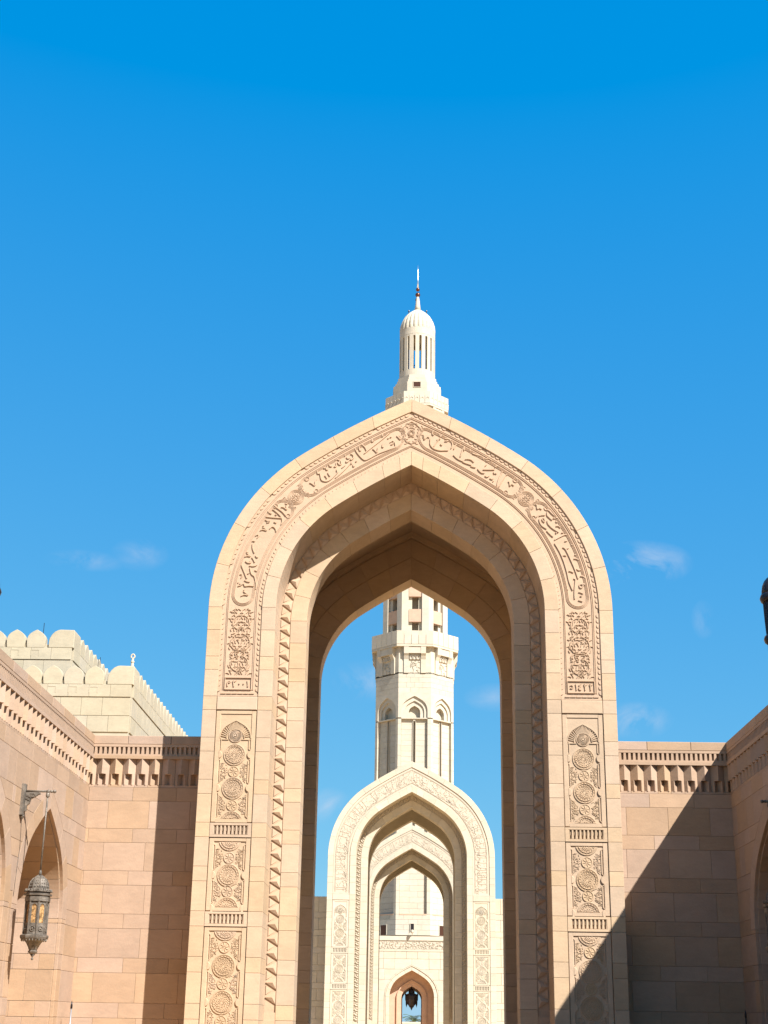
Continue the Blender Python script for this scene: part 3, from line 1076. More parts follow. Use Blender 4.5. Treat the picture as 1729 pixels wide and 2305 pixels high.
        if near:
            sz = -8.30
            n1 = int(round((tz + 8.30) / 0.297))
            for i in range(n1):
                s0 = sz + (tz + 8.30) * i / n1; s1 = sz + (tz + 8.30) * (i + 1) / n1; sm = (s0 + s1) / 2
                def q(s, d, y):
                    x, z = A.P(A.u(s, 1.6), d)
                    return (x * side, y, z)
                # raised three-sided pyramid, base towards the opening
                mb = MB()
                g_ = .012
                b1, b2, ap, pk = q(s0 + g_, 1.732, 1.118), q(s1 - g_, 1.732, 1.118), q(sm, 1.508, 1.118), q(sm, 1.66, 1.086)
                B1, B2, AP = q(s0 + g_, 1.732, 1.16), q(s1 - g_, 1.732, 1.16), q(sm, 1.508, 1.16)
                mb.add([b1, b2, ap, pk, B1, B2, AP], [(0, 1, 3), (1, 2, 3), (2, 0, 3), (0, 4, 5, 1), (1, 5, 6, 2), (2, 6, 4, 0)])
                mb.build('zigzag_stone', bandm, root)
                # sunk triangle between two pyramids keeps a small raised lip
                e1, e2 = q(s1 - .10, 1.515, 1.142), q(s1 + .10, 1.515, 1.142)
                if i < n1 - 1:
                    mb = MB()
                    mb.add([e1, e2, q(s1, 1.66, 1.142), q(s1 - .09, 1.52, 1.125), q(s1 + .09, 1.52, 1.125), q(s1, 1.60, 1.138)],
                           [(0, 1, 4, 3), (1, 2, 5, 4), (2, 0, 3, 5), (3, 4, 5)])
                    mb.build('zigzag_stone', bandm, root)
        else:
            mb = MB()
            s = -8.3
            while s < tz - .1:
                def q2(ss, d):
                    x, z = A.P(A.u(ss, 1.6), d)
                    return (x * side, z)
                mb.ribbon([q2(s, 1.72), q2(s + .03, 1.62), q2(s + .10, 1.54)], 0.08, 0.065, 1.142, 0.7)
                mb.ribbon([q2(s + .09, 1.72), q2(s + .12, 1.66), q2(s + .18, 1.64)], 0.06, 0.045, 1.142, 0.7)
                mb.ribbon([q2(s + .19, 1.53), q2(s + .16, 1.57), q2(s + .19, 1.61)], 0.045, 0.04, 1.142, 0.5)
                s += .235
            mb.build('leaf_frieze', bandm, root, kind='stuff')
    return root

make_gate('near peach sandstone gate with Arabic inscription and zigzag frieze', 30.0, 0.0, ('peach', 'rose', 'joint'), True, 11)
make_gate('cream gate framed inside the near arch, in front of the minaret', 77.2, -0.10, ('cream', 'creamband', 'creamjoint'), False, 12)
make_gate('farthest cream gate, seen through the middle gate', 105.0, 0.14, ('cream', 'creamband', 'creamjoint'), False, 13)

# ------------------------------------------------------------------ courtyard walls with corbelled cornice
WC = [6.48, 6.18, 5.58, 5.28, 4.68, 4.38, 3.78, 3.48, 2.88, 2.58, 1.98, 1.68, 1.08, 0.78, 0.18, 0.0]
def corbel_mesh():
    if 'corbel' in CACHE:
        return CACHE['corbel']
    mb = MB()
    h = .153 - .003
    v, r_ = .045, -.065        # valley and ridge
    # upper ridge
    mb.zprism([(-h, v), (0, r_), (h, v), (h, .12), (-h, .12)], 6.77, 7.10)
    # lower part with a cut groove
    mb.zprism([(-h, v), (-.09, -.008), (-.075, .0), (0, .10), (.075, .0), (.09, -.008), (h, v), (h, .12), (-h, .12)], 6.535, 6.769)
    mb.box(-h, h, .01, .12, 6.485, 6.534)
    CACHE['corbel'] = mb.mesh('corbel')
    return CACHE['corbel']

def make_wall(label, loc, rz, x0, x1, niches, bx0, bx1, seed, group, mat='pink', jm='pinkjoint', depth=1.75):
    rnd = random.Random(seed)
    niches = sorted(niches)
    root = thing('courtyard_wall', label, 'wall', loc, rz, group)
    A = Arch(1.73, 3.57)
    RW = 0.36                     # width of the stones round a niche
    top = 6.48
    core = MB()
    Y0 = 0.10
    edges = [x0]
    for c in niches:
        edges += [c - A.w, c + A.w]
    edges.append(x1)
    for i in range(0, len(edges), 2):
        core.box(edges[i], edges[i + 1], Y0, depth, 0.0, top)
    for c in niches:
        core.box(c - A.w - .01, c + A.w + .01, depth - .1, depth, 0.0, top)
        us = [k / 8 for k in range(17)]
        curve = [A.P(u) for u in us]
        curve = [(x, z) for x, z in curve] + [(-x, z) for x, z in reversed(curve[:-1])]
        for i in range(len(curve) - 1):
            (xa, za), (xb, zb) = curve[i], curve[i + 1]
            o = len(core.v)
            core.v += [(c + xa, Y0, za), (c + xb, Y0, zb), (c + xb, Y0, top), (c + xa, Y0, top),
                       (c + xa, depth, za), (c + xb, depth, zb)]
            core.f += [(o, o + 1, o + 2, o + 3), (o, o + 4, o + 5, o + 1)]
    core.box(x0, x1, Y0, depth, top, 7.60)
    core.build('wall_core', mat, root)
    # ---- coursed blocks
    for i in range(len(WC) - 1):
        z0, z1 = WC[i + 1], WC[i]
        ln = .97 if (z1 - z0) < .4 else .905
        off = (.0 if (z1 - z0) < .4 else .42) + (i % 3) * .03
        spans = []
        g_ = .002
        # free stretches of this course between the stones that ring the niches
        def side_poly(c, s):
            za = A.apex(-RW)
            zz = [z0, (z0 + z1) / 2, z1] if za >= z1 else [z0 + (za - z0) * t for t in (0, .35, .7, .9, 1)] + [z1]
            return [(c + s * A.halfw(z, -RW), z) for z in zz]
        bounds = [[(bx0, z0), (bx0, z1)]]
        for c in niches:
            if c - A.w - RW < bx0 - .01 or c + A.w + RW > bx1 + .01 or A.halfw(z0, -RW) <= 0:
                continue
            bounds += [side_poly(c, -1), side_poly(c, 1)]
        bounds.append([(bx1, z0), (bx1, z1)])
        def stone_poly(Lp, Rp):
            pts = [(x - g_, z) for x, z in Rp] + [(x + g_, z) for x, z in reversed(Lp)]
            pts = [(x, min(max(z, z0 + g_), z1 - g_)) for x, z in pts]
            cl = []
            for q in pts:
                if not cl or math.hypot(q[0] - cl[-1][0], q[1] - cl[-1][1]) > 1e-4:
                    cl.append(q)
            MB().prism(cl, 0.0, .11, .004 if len(cl) < 8 else 0.0).build('wall_stone', mat, root)
        for Lp, Rp in zip(bounds[0::2], bounds[1::2]):
            lmax, rmin = max(x for x, z in Lp), min(x for x, z in Rp)
            if rmin - lmax < 1.3:
                if len(Lp) == 2 and len(Rp) == 2:
                    spans.append([lmax, rmin])
                else:
                    stone_poly(Lp, Rp)
                continue
            a_, b_ = lmax, rmin
            if len(Lp) > 2:
                a_ = lmax + .42
                stone_poly(Lp, [(a_, z0), (a_, z1)])
            if len(Rp) > 2:
                b_ = rmin - .42
                stone_poly([(b_, z0), (b_, z1)], Rp)
            spans.append([a_, b_])
        for a, b in spans:
            if b - a < .05:
                continue
            cuts = [a]
            x = math.floor(a / ln) * ln + off
            while x < b - .12:
                if x > a + .12:
                    cuts.append(x)
                x += ln
            cuts.append(b)
            for k in range(len(cuts) - 1):
                g_ = .002
                MB().cbox(cuts[k] + g_, cuts[k + 1] - g_, 0.0, .11, z0 + g_, z1 - g_, .004).build('wall_stone', mat, root)
    # plain stretch of wall outside the coursed part
    for a, b in ((x0, bx0), (bx1, x1)):
        if b - a > .1:
            for i in range(len(WC) - 1):
                sp_ = [(a, b)]
                hw = A.halfw(WC[i + 1], -RW)
                for c in niches:
                    nw = []
                    for p, q in sp_:
                        if q <= c - hw or p >= c + hw or hw <= 0:
                            nw.append((p, q))
                        else:
                            nw += [(p, c - hw), (c + hw, q)]
                    sp_ = nw
                for p, q in sp_:
                    if q - p > .05:
                        MB().cbox(p, q - .004, 0.0, .11, WC[i + 1] + .004, WC[i] - .004, .008).build('wall_stone', mat, root)
    # ---- stones round each niche: front ring and deep reveal
    for c in niches:
        if c + A.w < bx0 - 6 or c - A.w > bx1 + 6:
            pass
        for side in (1, -1):
            tot = A.total(0)
            for k in range(5):
                mb = ring_block(A, A.u(tot * k / 5), A.u(tot * (k + 1) / 5) if k < 4 else 2.0, -RW, 0.0, 0.0, .07, side, gap=.001, b=.004)
                mb.v = [(x + c, y, z) for x, y, z in mb.v]
                mb.build('arch_stone', mat, root)
            cuts = [tot * k / 7 for k in range(8)]
            for k in range(7):
                mb = ring_block(A, A.u(cuts[k]), A.u(cuts[k + 1]) if k < 6 else 2.0, -.1, 0.04, 0.071, depth - .12, side, gap=.004, b=.008)
                mb.v = [(x + c, y, z) for x, y, z in mb.v]
                mb.build('reveal_stone', mat, root)
            lz = [3.57] + [z for z in WC if z < 3.5]
            for k in range(len(lz) - 1):
                mb = ring_block(A, lz[k + 1] - 3.57, lz[k] - 3.57, -RW, 0.0, 0.0, .07, side, gap=.003, b=.006)
                mb.v = [(x + c, y, z) for x, y, z in mb.v]
                mb.build('jamb_stone', mat, root)
                for p, q in (((.071, .62), (.62, 1.15), (1.15, depth - .12)) if k % 2 else ((.071, .38), (.38, .9), (.9, depth - .12))):
                    mb = ring_block(A, lz[k + 1] - 3.57, lz[k] - 3.57, -.1, 0.04, p + .003, q - .003, side, gap=.004, b=.006)
                    mb.v = [(x + c, y, z) for x, y, z in mb.v]
                    mb.build('reveal_stone', mat, root)
    # ---- cornice
    me = corbel_mesh()
    n = int(round((bx1 - bx0) / .306))
    pw = (bx1 - bx0) / n
    for i in range(n):
        place(me, 'corbel', mat, root, (bx0 + pw * (i + .5), 0, 0), scale=(pw / .306, 1, 1))
    for a, b in ((x0, bx0), (bx1, x1)):
        if b - a > .1:
            mb = MB()
            k = int((b - a) / .306)
            for i in range(k):
                p = a + (b - a) * (i + .5) / k
                mb.zprism([(p - .15, .045), (p, -.065), (p + .15, .045), (p + .15, .12), (p - .15, .12)], 6.77, 7.10)
            mb.box(a, b, .01, .12, 6.485, 6.769)
            mb.build('corbel_run', mat, root, kind='stuff')
    MB().box(x0, x1, -.065, .11, 7.102, 7.172).build('fillet', mat, root)
    mb = MB()
    mb.box(x0, x1, .05, .115, 7.174, 7.428)
    mb.box(x0, x1, -.035, .049, 7.174, 7.212)
    mb.box(x0, x1, -.035, .049, 7.372, 7.428)
    n = int((x1 - x0) / .1025)
    for i in range(n):
        x = x0 + (x1 - x0) * (i + .5) / n
        mb.prism([(x - .031, 7.213), (x + .031, 7.213), (x + .024, 7.371), (x - .024, 7.371)], -.03, .049)
    mb.build('dentil_band', mat, root, kind='stuff')
    x = x0
    while x < x1 - .3:
        e = min(x + .965, x1)
        if x1 - e < .3:
            e = x1
        MB().cbox(x + .003, e - .003, -.04, .4, 7.43, 7.62, .008).build('coping_stone', mat, root)
        x = e
    return root

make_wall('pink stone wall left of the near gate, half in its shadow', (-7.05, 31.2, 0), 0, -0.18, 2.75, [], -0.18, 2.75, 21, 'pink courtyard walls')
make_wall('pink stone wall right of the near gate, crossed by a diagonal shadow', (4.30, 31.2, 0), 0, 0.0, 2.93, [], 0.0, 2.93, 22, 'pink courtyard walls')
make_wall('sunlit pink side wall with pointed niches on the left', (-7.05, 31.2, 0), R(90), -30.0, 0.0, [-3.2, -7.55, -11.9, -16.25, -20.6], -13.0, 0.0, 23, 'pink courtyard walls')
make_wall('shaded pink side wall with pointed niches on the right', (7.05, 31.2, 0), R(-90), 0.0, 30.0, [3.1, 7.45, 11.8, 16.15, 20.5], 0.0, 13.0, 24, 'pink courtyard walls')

# ------------------------------------------------------------------ hanging lanterns on brackets
def octo(mb, prof, n=8, rot=0.0):
    o = len(mb.v)
    for r_, z in prof:
        for i in range(n):
            a = 2 * math.pi * (i + .5) / n + rot
            mb.v.append((r_ * math.sin(a), -r_ * math.cos(a), z))
    for k in range(len(prof) - 1):
        for i in range(n):
            j = (i + 1) % n
            mb.f.append((o + k * n + i, o + k * n + j, o + (k + 1) * n + j, o + (k + 1) * n + i))
    mb.f.append(tuple(o + i for i in range(n - 1, -1, -1)))
    mb.f.append(tuple(o + (len(prof) - 1) * n + i for i in range(n)))
    return mb

def make_lantern(label, loc, rz):
    """origin on the wall at plate centre (z=5.4); arm reaches along +x"""
    root = thing('hanging_lantern', label, 'lantern', loc, rz, 'bracket lanterns on the side walls')
    MB().prism([(-.0, -.32), (.0, .30)], 0, 0) if False else None
    p = MB()
    p.zprism([(0.0, -.085), (.05, -.085), (.065, -.05), (.065, .05), (.05, .085), (0.0, .085)], -.27, .29)
    wp = p.build('wall_plate', 'bronze', root)
    f = MB(); f.lathe([(.0, -.36), (.02, -.33), (.045, -.29), (.04, -.272)], 10, .035, 0); f.build('plate_finial', 'bronze', wp)
    a = MB()
    a.tube([(.05, 0, .165), (.60, 0, .165)], .02)
    a.build('arm', 'bronze', root, smooth=True)
    a = MB()
    for x, r_ in ((.47, .036), (.535, .03), (.59, .034)):
        a.lathe([(.001, .165 - r_), (r_ * .8, .165 - r_ * .6), (r_, .165), (r_ * .8, .165 + r_ * .6), (.001, .165 + r_)], 10, x, 0)
    a.build('arm_knob', 'bronze', root, smooth=True)
    # pierced scroll bracket
    b = MB()
    prof = [(.066, .145), (.066, -.20), (.10, -.20), (.105, -.10), (.15, -.06), (.17, .02), (.24, .06), (.30, .10), (.335, .11), (.33, .135), (.29, .145)]
    b.prism(list(reversed(prof)) if False else prof, -.022, .022, .004)
    br = b.build('scroll_bracket', 'bronze', root)
    b = MB()
    for i in range(4):
        b.ribbon(arc(.10 + .035 * i, .05 - .02 * i if i < 2 else .09, .032, 0, 300, 10), .012, .012, -.022, .4)
    b.build('scroll_relief', 'bronze', br)
    # rod and lantern body, hung from x=.47
    h = MB(); h.tube([(.47, 0, .14), (.47, 0, -1.28)], .016)
    h.build('rod', 'bronze', root, smooth=True)
    s = MB(); s.lathe([(.03, .06), (.034, .07), (.034, .13), (.026, .14)], 10, .47, 0); s.lathe([(.016, -1.34), (.03, -1.31), (.03, -1.28), (.016, -1.24)], 10, .47, 0)
    s.build('rod_collar', 'bronze', root, smooth=True)
    def at(mb, name, mat, par, smooth=False):
        mb.v = [(x + .47, y, z) for x, y, z in mb.v]
        return mb.build(name, mat, par, smooth=smooth)
    dome = MB(); octo(dome, [(.02, -1.33), (.07, -1.355), (.12, -1.40), (.155, -1.46), (.172, -1.53), (.172, -1.60), (.20, -1.62)][::-1])
    do = at(dome, 'dome', 'bronze', root)
    rel = MB()
    for k in range(8):
        a_ = 2 * math.pi * (k + .5) / 8
        rel.tube([(r_ * math.sin(a_), -r_ * math.cos(a_), z) for r_, z in ((.03, -1.33), (.125, -1.40), (.162, -1.46), (.178, -1.53), (.178, -1.60))], .008, 5)
        a2 = 2 * math.pi * k / 8
        for j, (r_, z) in enumerate(((.09, -1.38), (.128, -1.43), (.15, -1.48), (.162, -1.53), (.164, -1.58))):
            for q in (-.5, .5):
                rel.lathe([(.001, z - .014), (.013, z), (.001, z + .014)], 5, r_ * math.sin(a2 + q * .3), -r_ * math.cos(a2 + q * .3))
    at(rel, 'dome_relief', 'bronze', do)
    gal = MB(); octo(gal, [(.205, -1.70), (.245, -1.69), (.25, -1.66), (.21, -1.65), (.21, -1.63), (.25, -1.625), (.25, -1.61), (.2, -1.605)])
    ga = at(gal, 'gallery', 'bronze', root)
    cren = MB()
    for k in range(32):
        a_ = 2 * math.pi * (k + .5) / 32
        cren.lathe([(.012, -1.615), (.012, -1.59), (.001, -1.575)], 5, .232 * math.sin(a_), -.232 * math.cos(a_))
    at(cren, 'gallery_cresting', 'bronze', ga)
    band = MB(); octo(band, [(.19, -1.80), (.225, -1.79), (.225, -1.71), (.20, -1.70)])
    at(band, 'upper_band', 'bronze', root)
    fr = MB(); 
    for k in range(8):
        a_ = 2 * math.pi * (k + .5) / 8
        fr.tube([(.20 * math.sin(a_), -.20 * math.cos(a_), -1.79), (.20 * math.sin(a_), -.20 * math.cos(a_), -2.36)], .017, 6)
    at(fr, 'corner_post', 'bronze', root)
    for k in range(8):
        a_ = 2 * math.pi * k / 8
        t = Matrix.Rotation(a_, 4, 'Z')
        ap = .185 * math.cos(math.pi / 8) + .004
        # pierced plate with an arched opening
        A = Arch(.043, -1.88)
        pl = MB()
        w_ = .066
        out = [A.P(u / 4) for u in range(9)]
        crv = [(.043, -2.16)] + out + [(-x, z) for x, z in reversed(out[:-1])] + [(-.043, -2.16)]
        right = [(w_, -2.16), (w_, -1.80), (0, -1.80)] + [(x, z) for x, z in reversed(out)] + [(.043, -2.16)]
        pl.prism(list(reversed(right))[::-1], -ap - .008, -ap + .004)
        pl.prism([(-x, z) for x, z in reversed(right)], -ap - .008, -ap + .004)
        pl.prism([(-w_, -2.36), (w_, -2.36), (w_, -2.161), (-w_, -2.161)], -ap - .008, -ap + .004)
        pl.ribbon(circle(0, -2.26, .042, 12), .014, .014, -ap - .008, closed=True)
        pl.lathe([(.001, -2.285), (.022, -2.26), (.001, -2.235)], 8, 0, -ap - .01)
        pl.v = [tuple(t @ Vector(q)) for q in pl.v]
        po = at(pl, 'side_plate', 'bronze', root)
        gl = MB().box(-.044, .044, -ap + .006, -ap + .012, -2.16, -1.83)
        gl.v = [tuple(t @ Vector(q)) for q in gl.v]
        at(gl, 'amber_pane', 'amber', po)
    base = MB(); octo(base, [(.19, -2.44), (.24, -2.43), (.25, -2.40), (.25, -2.37), (.22, -2.355), (.19, -2.35)])
    bo = at(base, 'base_moulding', 'bronze', root)
    beads = MB()
    for k in range(24):
        a_ = 2 * math.pi * (k + .5) / 24
        beads.lathe([(.001, -2.475), (.014, -2.455), (.012, -2.43)], 5, .215 * math.sin(a_), -.215 * math.cos(a_))
    at(beads, 'base_beads', 'bronze', bo)
    cup = MB(); octo(cup, [(.035, -2.69), (.07, -2.67), (.085, -2.64), (.068, -2.62), (.085, -2.58), (.13, -2.50), (.17, -2.455), (.18, -2.44)])
    cu = at(cup, 'base_cup', 'bronze', root)
    fin = MB(); fin.lathe([(.001, -2.79), (.02, -2.775), (.022, -2.76), (.008, -2.74), (.02, -2.72), (.045, -2.69)], 10)
    at(fin, 'drop_finial', 'bronze', cu, True)
    # supply cable down the wall
    c = MB(); c.tube([(.03, .0, -.30), (.02, .06, -.38), (.012, .12, -.60), (.012, .16, -.86), (.010, .16, -.86), (.008, .10, -1.3), (.006, .06, -1.7)], .0045, 5)
    c.build('supply_cable', 'bronze', root, smooth=True)
    return root

make_lantern('bronze lantern with amber panes hanging on the sunlit left wall', (-7.05, 25.88, 5.39), 0)
make_lantern('bronze lantern cut off by the right edge on the shaded wall', (7.05, 26.02, 5.39), R(180))

# ------------------------------------------------------------------ lamp posts just inside the frame edges
def make_post(label, loc):
    root = thing('lamp_post', label, 'lamp post', loc, 0, 'dark lamp posts beside the frame edges')
    H = loc and 0
    MB().lathe([(.32, 0), (.32, .12), (.24, .2), (.2, .7), (.15, .85), (.13, 1.0)], 20).build('post_foot', 'darkmetal', root, smooth=True)
    MB().lathe([(.128, .98), (.095, 3.0), (.085, 7.0)], 20, lobes=20, amp=.05).build('post_shaft', 'darkmetal', root, smooth=True)
    MB().lathe([(.085, 6.98), (.14, 7.02), (.15, 7.1), (.15, 7.46)], 20).build('lamp_neck', 'darkmetal', root, smooth=True)
    MB().lathe([(.15, 7.44), (.19, 7.47), (.205, 7.52), (.19, 7.57), (.155, 7.60)], 24).build('lower_ring', 'darkmetal', root, smooth=True)
    MB().lathe([(.155, 7.58), (.165, 7.85), (.17, 8.14)], 40, lobes=20, amp=.07).build('lamp_drum', 'darkmetal', root)
    MB().lathe([(.17, 8.12), (.205, 8.15), (.22, 8.2), (.205, 8.25), (.185, 8.28)], 24).build('upper_ring', 'darkmetal', root, smooth=True)
    cp_ = MB().lathe([(.185, 8.26), (.18, 8.33), (.165, 8.41), (.13, 8.49), (.08, 8.55), (.02, 8.58)], 40, lobes=10, amp=.05).build('domed_cap', 'darkmetal', root, smooth=True)
    MB().lathe([(.03, 8.57), (.035, 8.62), (.02, 8.67), (.001, 8.72)], 12).build('cap_finial', 'darkmetal', cp_, smooth=True)
    return root
make_post('dark metal lamp post with domed cap at the right edge', (5.915, 22.0, 0))
make_post('dark metal lamp post barely touching the left edge', (-6.885, 22.0, 0.0))

# thin service poles standing by the niches
for lab, loc, h in (('thin pale pole standing beside the left niche', (-6.80, 30.2, 0), 1.95), ('thin dark pole standing against the right side wall', (6.80, 30.1, 0), 1.98)):
    root = thing('slim_pole', lab, 'pole', loc, 0, 'slim poles by the side walls')
    MB().lathe([(.09, 0), (.09, .03), (.03, .06)], 12).build('pole_base', 'steel' if loc[0] < 0 else 'darkmetal', root)
    MB().lathe([(.017, .05), (.015, h - .1)], 8).build('pole_shaft', 'steel' if loc[0] < 0 else 'darkmetal', root, smooth=True)
    MB().lathe([(.022, h - .1), (.022, h - .04), (.002, h + .06)], 8).build('pole_tip', 'darkmetal', root, smooth=True)

# ------------------------------------------------------------------ crenellated prayer hall behind the left wall
def make_hall():
    root = thing('crenellated_hall', 'stepped cream hall with rounded battlements behind the left wall', 'building', (-20, 80, 0))
    # local: tier corners
    def merlon(w, h, t):
        A = Arch(w / 2, h * .40)
        out = [A.P(u / 5) for u in range(11)]
        pts = [(w * .46, 0), (w / 2, h * .26)] + out + [(-x, z) for x, z in reversed(out[:-1])] + [(-w / 2, h * .26), (-w * .46, 0)]
        return MB().prism(pts, 0, t, .02).mesh('merlon')
    me = merlon(1.10, 1.15, .5)
    wedge_ = MB().prism([(-.13, 0), (.13, 0), (.05, .26), (-.05, .26)], .12, .5, .01).mesh('gap_stone')
    def tier(x1, yf, ztop, zbot, wid, dep, pitch, nf, ns):
        base = ztop - 1.05
        MB().box(x1 - wid, x1, yf, yf + dep, zbot, base).build('hall_wall', 'hall', root)
        # blocks of the parapet courses on the two visible faces
        for r_ in range(3):
            zt = base - [0, .72, 1.78][r_]; zb = base - [.71, 1.77, 2.7][r_]
            k = 0
            x = x1 - (.4 if r_ % 2 else 0)
            xx = [x1]
            while x > x1 - 14:
                x -= pitch if r_ < 1 else pitch * 1.0
                xx.append(x)
            for i in range(len(xx) - 1):
                MB().cbox(xx[i + 1] + .006, xx[i] - .006, yf - .06 - (.05 if r_ == 0 else 0), yf + .1, zb + .006, zt - .006, .01).build('facing_block', 'hall', root)
            yy = [yf + .12 + 1.6 * i for i in range(15)]
            for i in range(14):
                b = MB().cbox(yy[i] + .006, yy[i + 1] - .006, -.06 - (.05 if r_ == 0 else 0), .1, zb + .006, zt - .006, .01)
                b.v = [(x1 - y, x, z) for x, y, z in b.v]
                b.build('facing_block', 'hall', root)
        for i in range(nf):
            place(me, 'merlon', 'hall', root, (x1 - 1.55 - pitch * (i + .5), yf - .1, base))
            place(wedge_, 'gap_stone', 'hall', root, (x1 - 1.55 - pitch * i, yf - .1, base))
            # key-shaped sunk mark under each merlon
            xm = x1 - 1.55 - pitch * (i + .5)
            mk = MB()
            mk.box(xm - .25, xm + .25, yf - .125, yf - .1, base - .16, base - .13)
            mk.box(xm - .25, xm - .22, yf - .125, yf - .1, base - .5, base - .161)
            mk.box(xm + .22, xm + .25, yf - .125, yf - .1, base - .5, base - .161)
            mk.build('parapet_mark', 'hall', root)
        for i in range(ns):
            place(me, 'merlon', 'hall', root, (x1 + .1, yf + 1.65 + pitch * (i + .5), base), R(90))
        # big corner merlon, rounded on both faces
        A = Arch(.78, .42)
        c = MB()
        nn = 7
        for i in range(nn):
            u0, u1 = 2 * i / nn, 2 * (i + 1) / nn
        prof = [(.78, 0)] + [A.P(u / 6) for u in range(13)]
        pts = [(-.75, 0), (.75, 0), (.75, .55), (.74, 1.0), (.70, 1.08), (-.1, 1.10)] + [(-.25, 1.07), (-.42, .98), (-.58, .82), (-.70, .6), (-.75, .4)]
        c.prism(pts, 0, 1.6, .03)
        c.build('corner_merlon', 'hall', root).location = (x1 - .75 + .1, yf - .1, base)
    tier(0.0, 0.0, 23.22, 18.0, 40, 50, 1.19, 9, 34)
    tier(4.1, -2.0, 20.6, 0.0, 44, 60, 1.19, 10, 40)
    # lightning rods
    for x, y, z, h in ((-1.9, .4, 22.9, .9), (-.6, .4, 23.1, .25), (4.1 - 2.1, -1.7, 20.4, .7), (4.1 - .4, 4.0, 20.4, .5), (.1, 7.0, 22.9, .5)):
        MB().tube([(x, y, z), (x, y, z + h)], .018, 5).build('lightning_rod', 'darkmetal', root)
    # ornament post on the lower corner
    p = MB().lathe([(.10, 20.55), (.09, 20.85), (.07, 20.9), (.11, 20.98), (.11, 21.02), (.07, 21.05), (.06, 21.2)], 10, 3.95, -1.6)
    po = p.build('corner_post', 'white', root)
    MB().tube([(3.95 + .1 * math.sin(R(a)), -1.6, 21.32 - .12 * math.cos(R(a))) for a in range(0, 340, 30)], .045, 6).build('post_loop', 'white', po)
make_hall()

# ------------------------------------------------------------------ cream walls flanking the middle gate
def cream_wall(label, xa, xb, seed):
    root = thing('courtyard_wall', label, 'wall', (xa if xa > 0 else xb, 78.4, -.05), 0, 'cream walls beside the middle gate')
    ox = xa if xa > 0 else xb
    MB().box(xa - ox, xb - ox, .06, .9, 0, 8.15).build('wall_core', 'cream', root)
    lo_, hi_ = (xa, min(xb, xa + 4)) if xa > 0 else (max(xa, xb - 4), xb)
    zs = [8.2, 7.38] + [z for z in COURSES if z < 7.3]
    for i in range(len(zs) - 1):
        x = lo_ + (0 if i % 2 else -.45)
        while x < hi_:
            a, b = max(x, lo_), min(x + .95, hi_)
            if b - a > .05:
                MB().cbox(a - ox + .005, b - ox - .005, 0, .1, zs[i + 1] + .005, zs[i] - .005, .008).build('wall_stone', 'cream', root)
            x += .95
    rest = (hi_, xb) if xa > 0 else (xa, lo_)
    for i in range(len(zs) - 1):
        MB().cbox(rest[0] - ox, rest[1] - ox, 0, .1, zs[i + 1] + .005, zs[i] - .005, .008).build('wall_stone', 'cream', root)
cream_wall('cream stone wall on the shaded left of the middle gate', -14.0, -4.3, 31)
cream_wall('cream stone wall on the sunlit right of the middle gate', 4.3, 14.0, 32)

# ------------------------------------------------------------------ minaret
def ngon(ap, n=8):
    r_ = ap / math.cos(math.pi / n)
    return [(r_ * math.sin(2 * math.pi * (i + .5) / n), -r_ * math.cos(2 * math.pi * (i + .5) / n)) for i in range(n)]

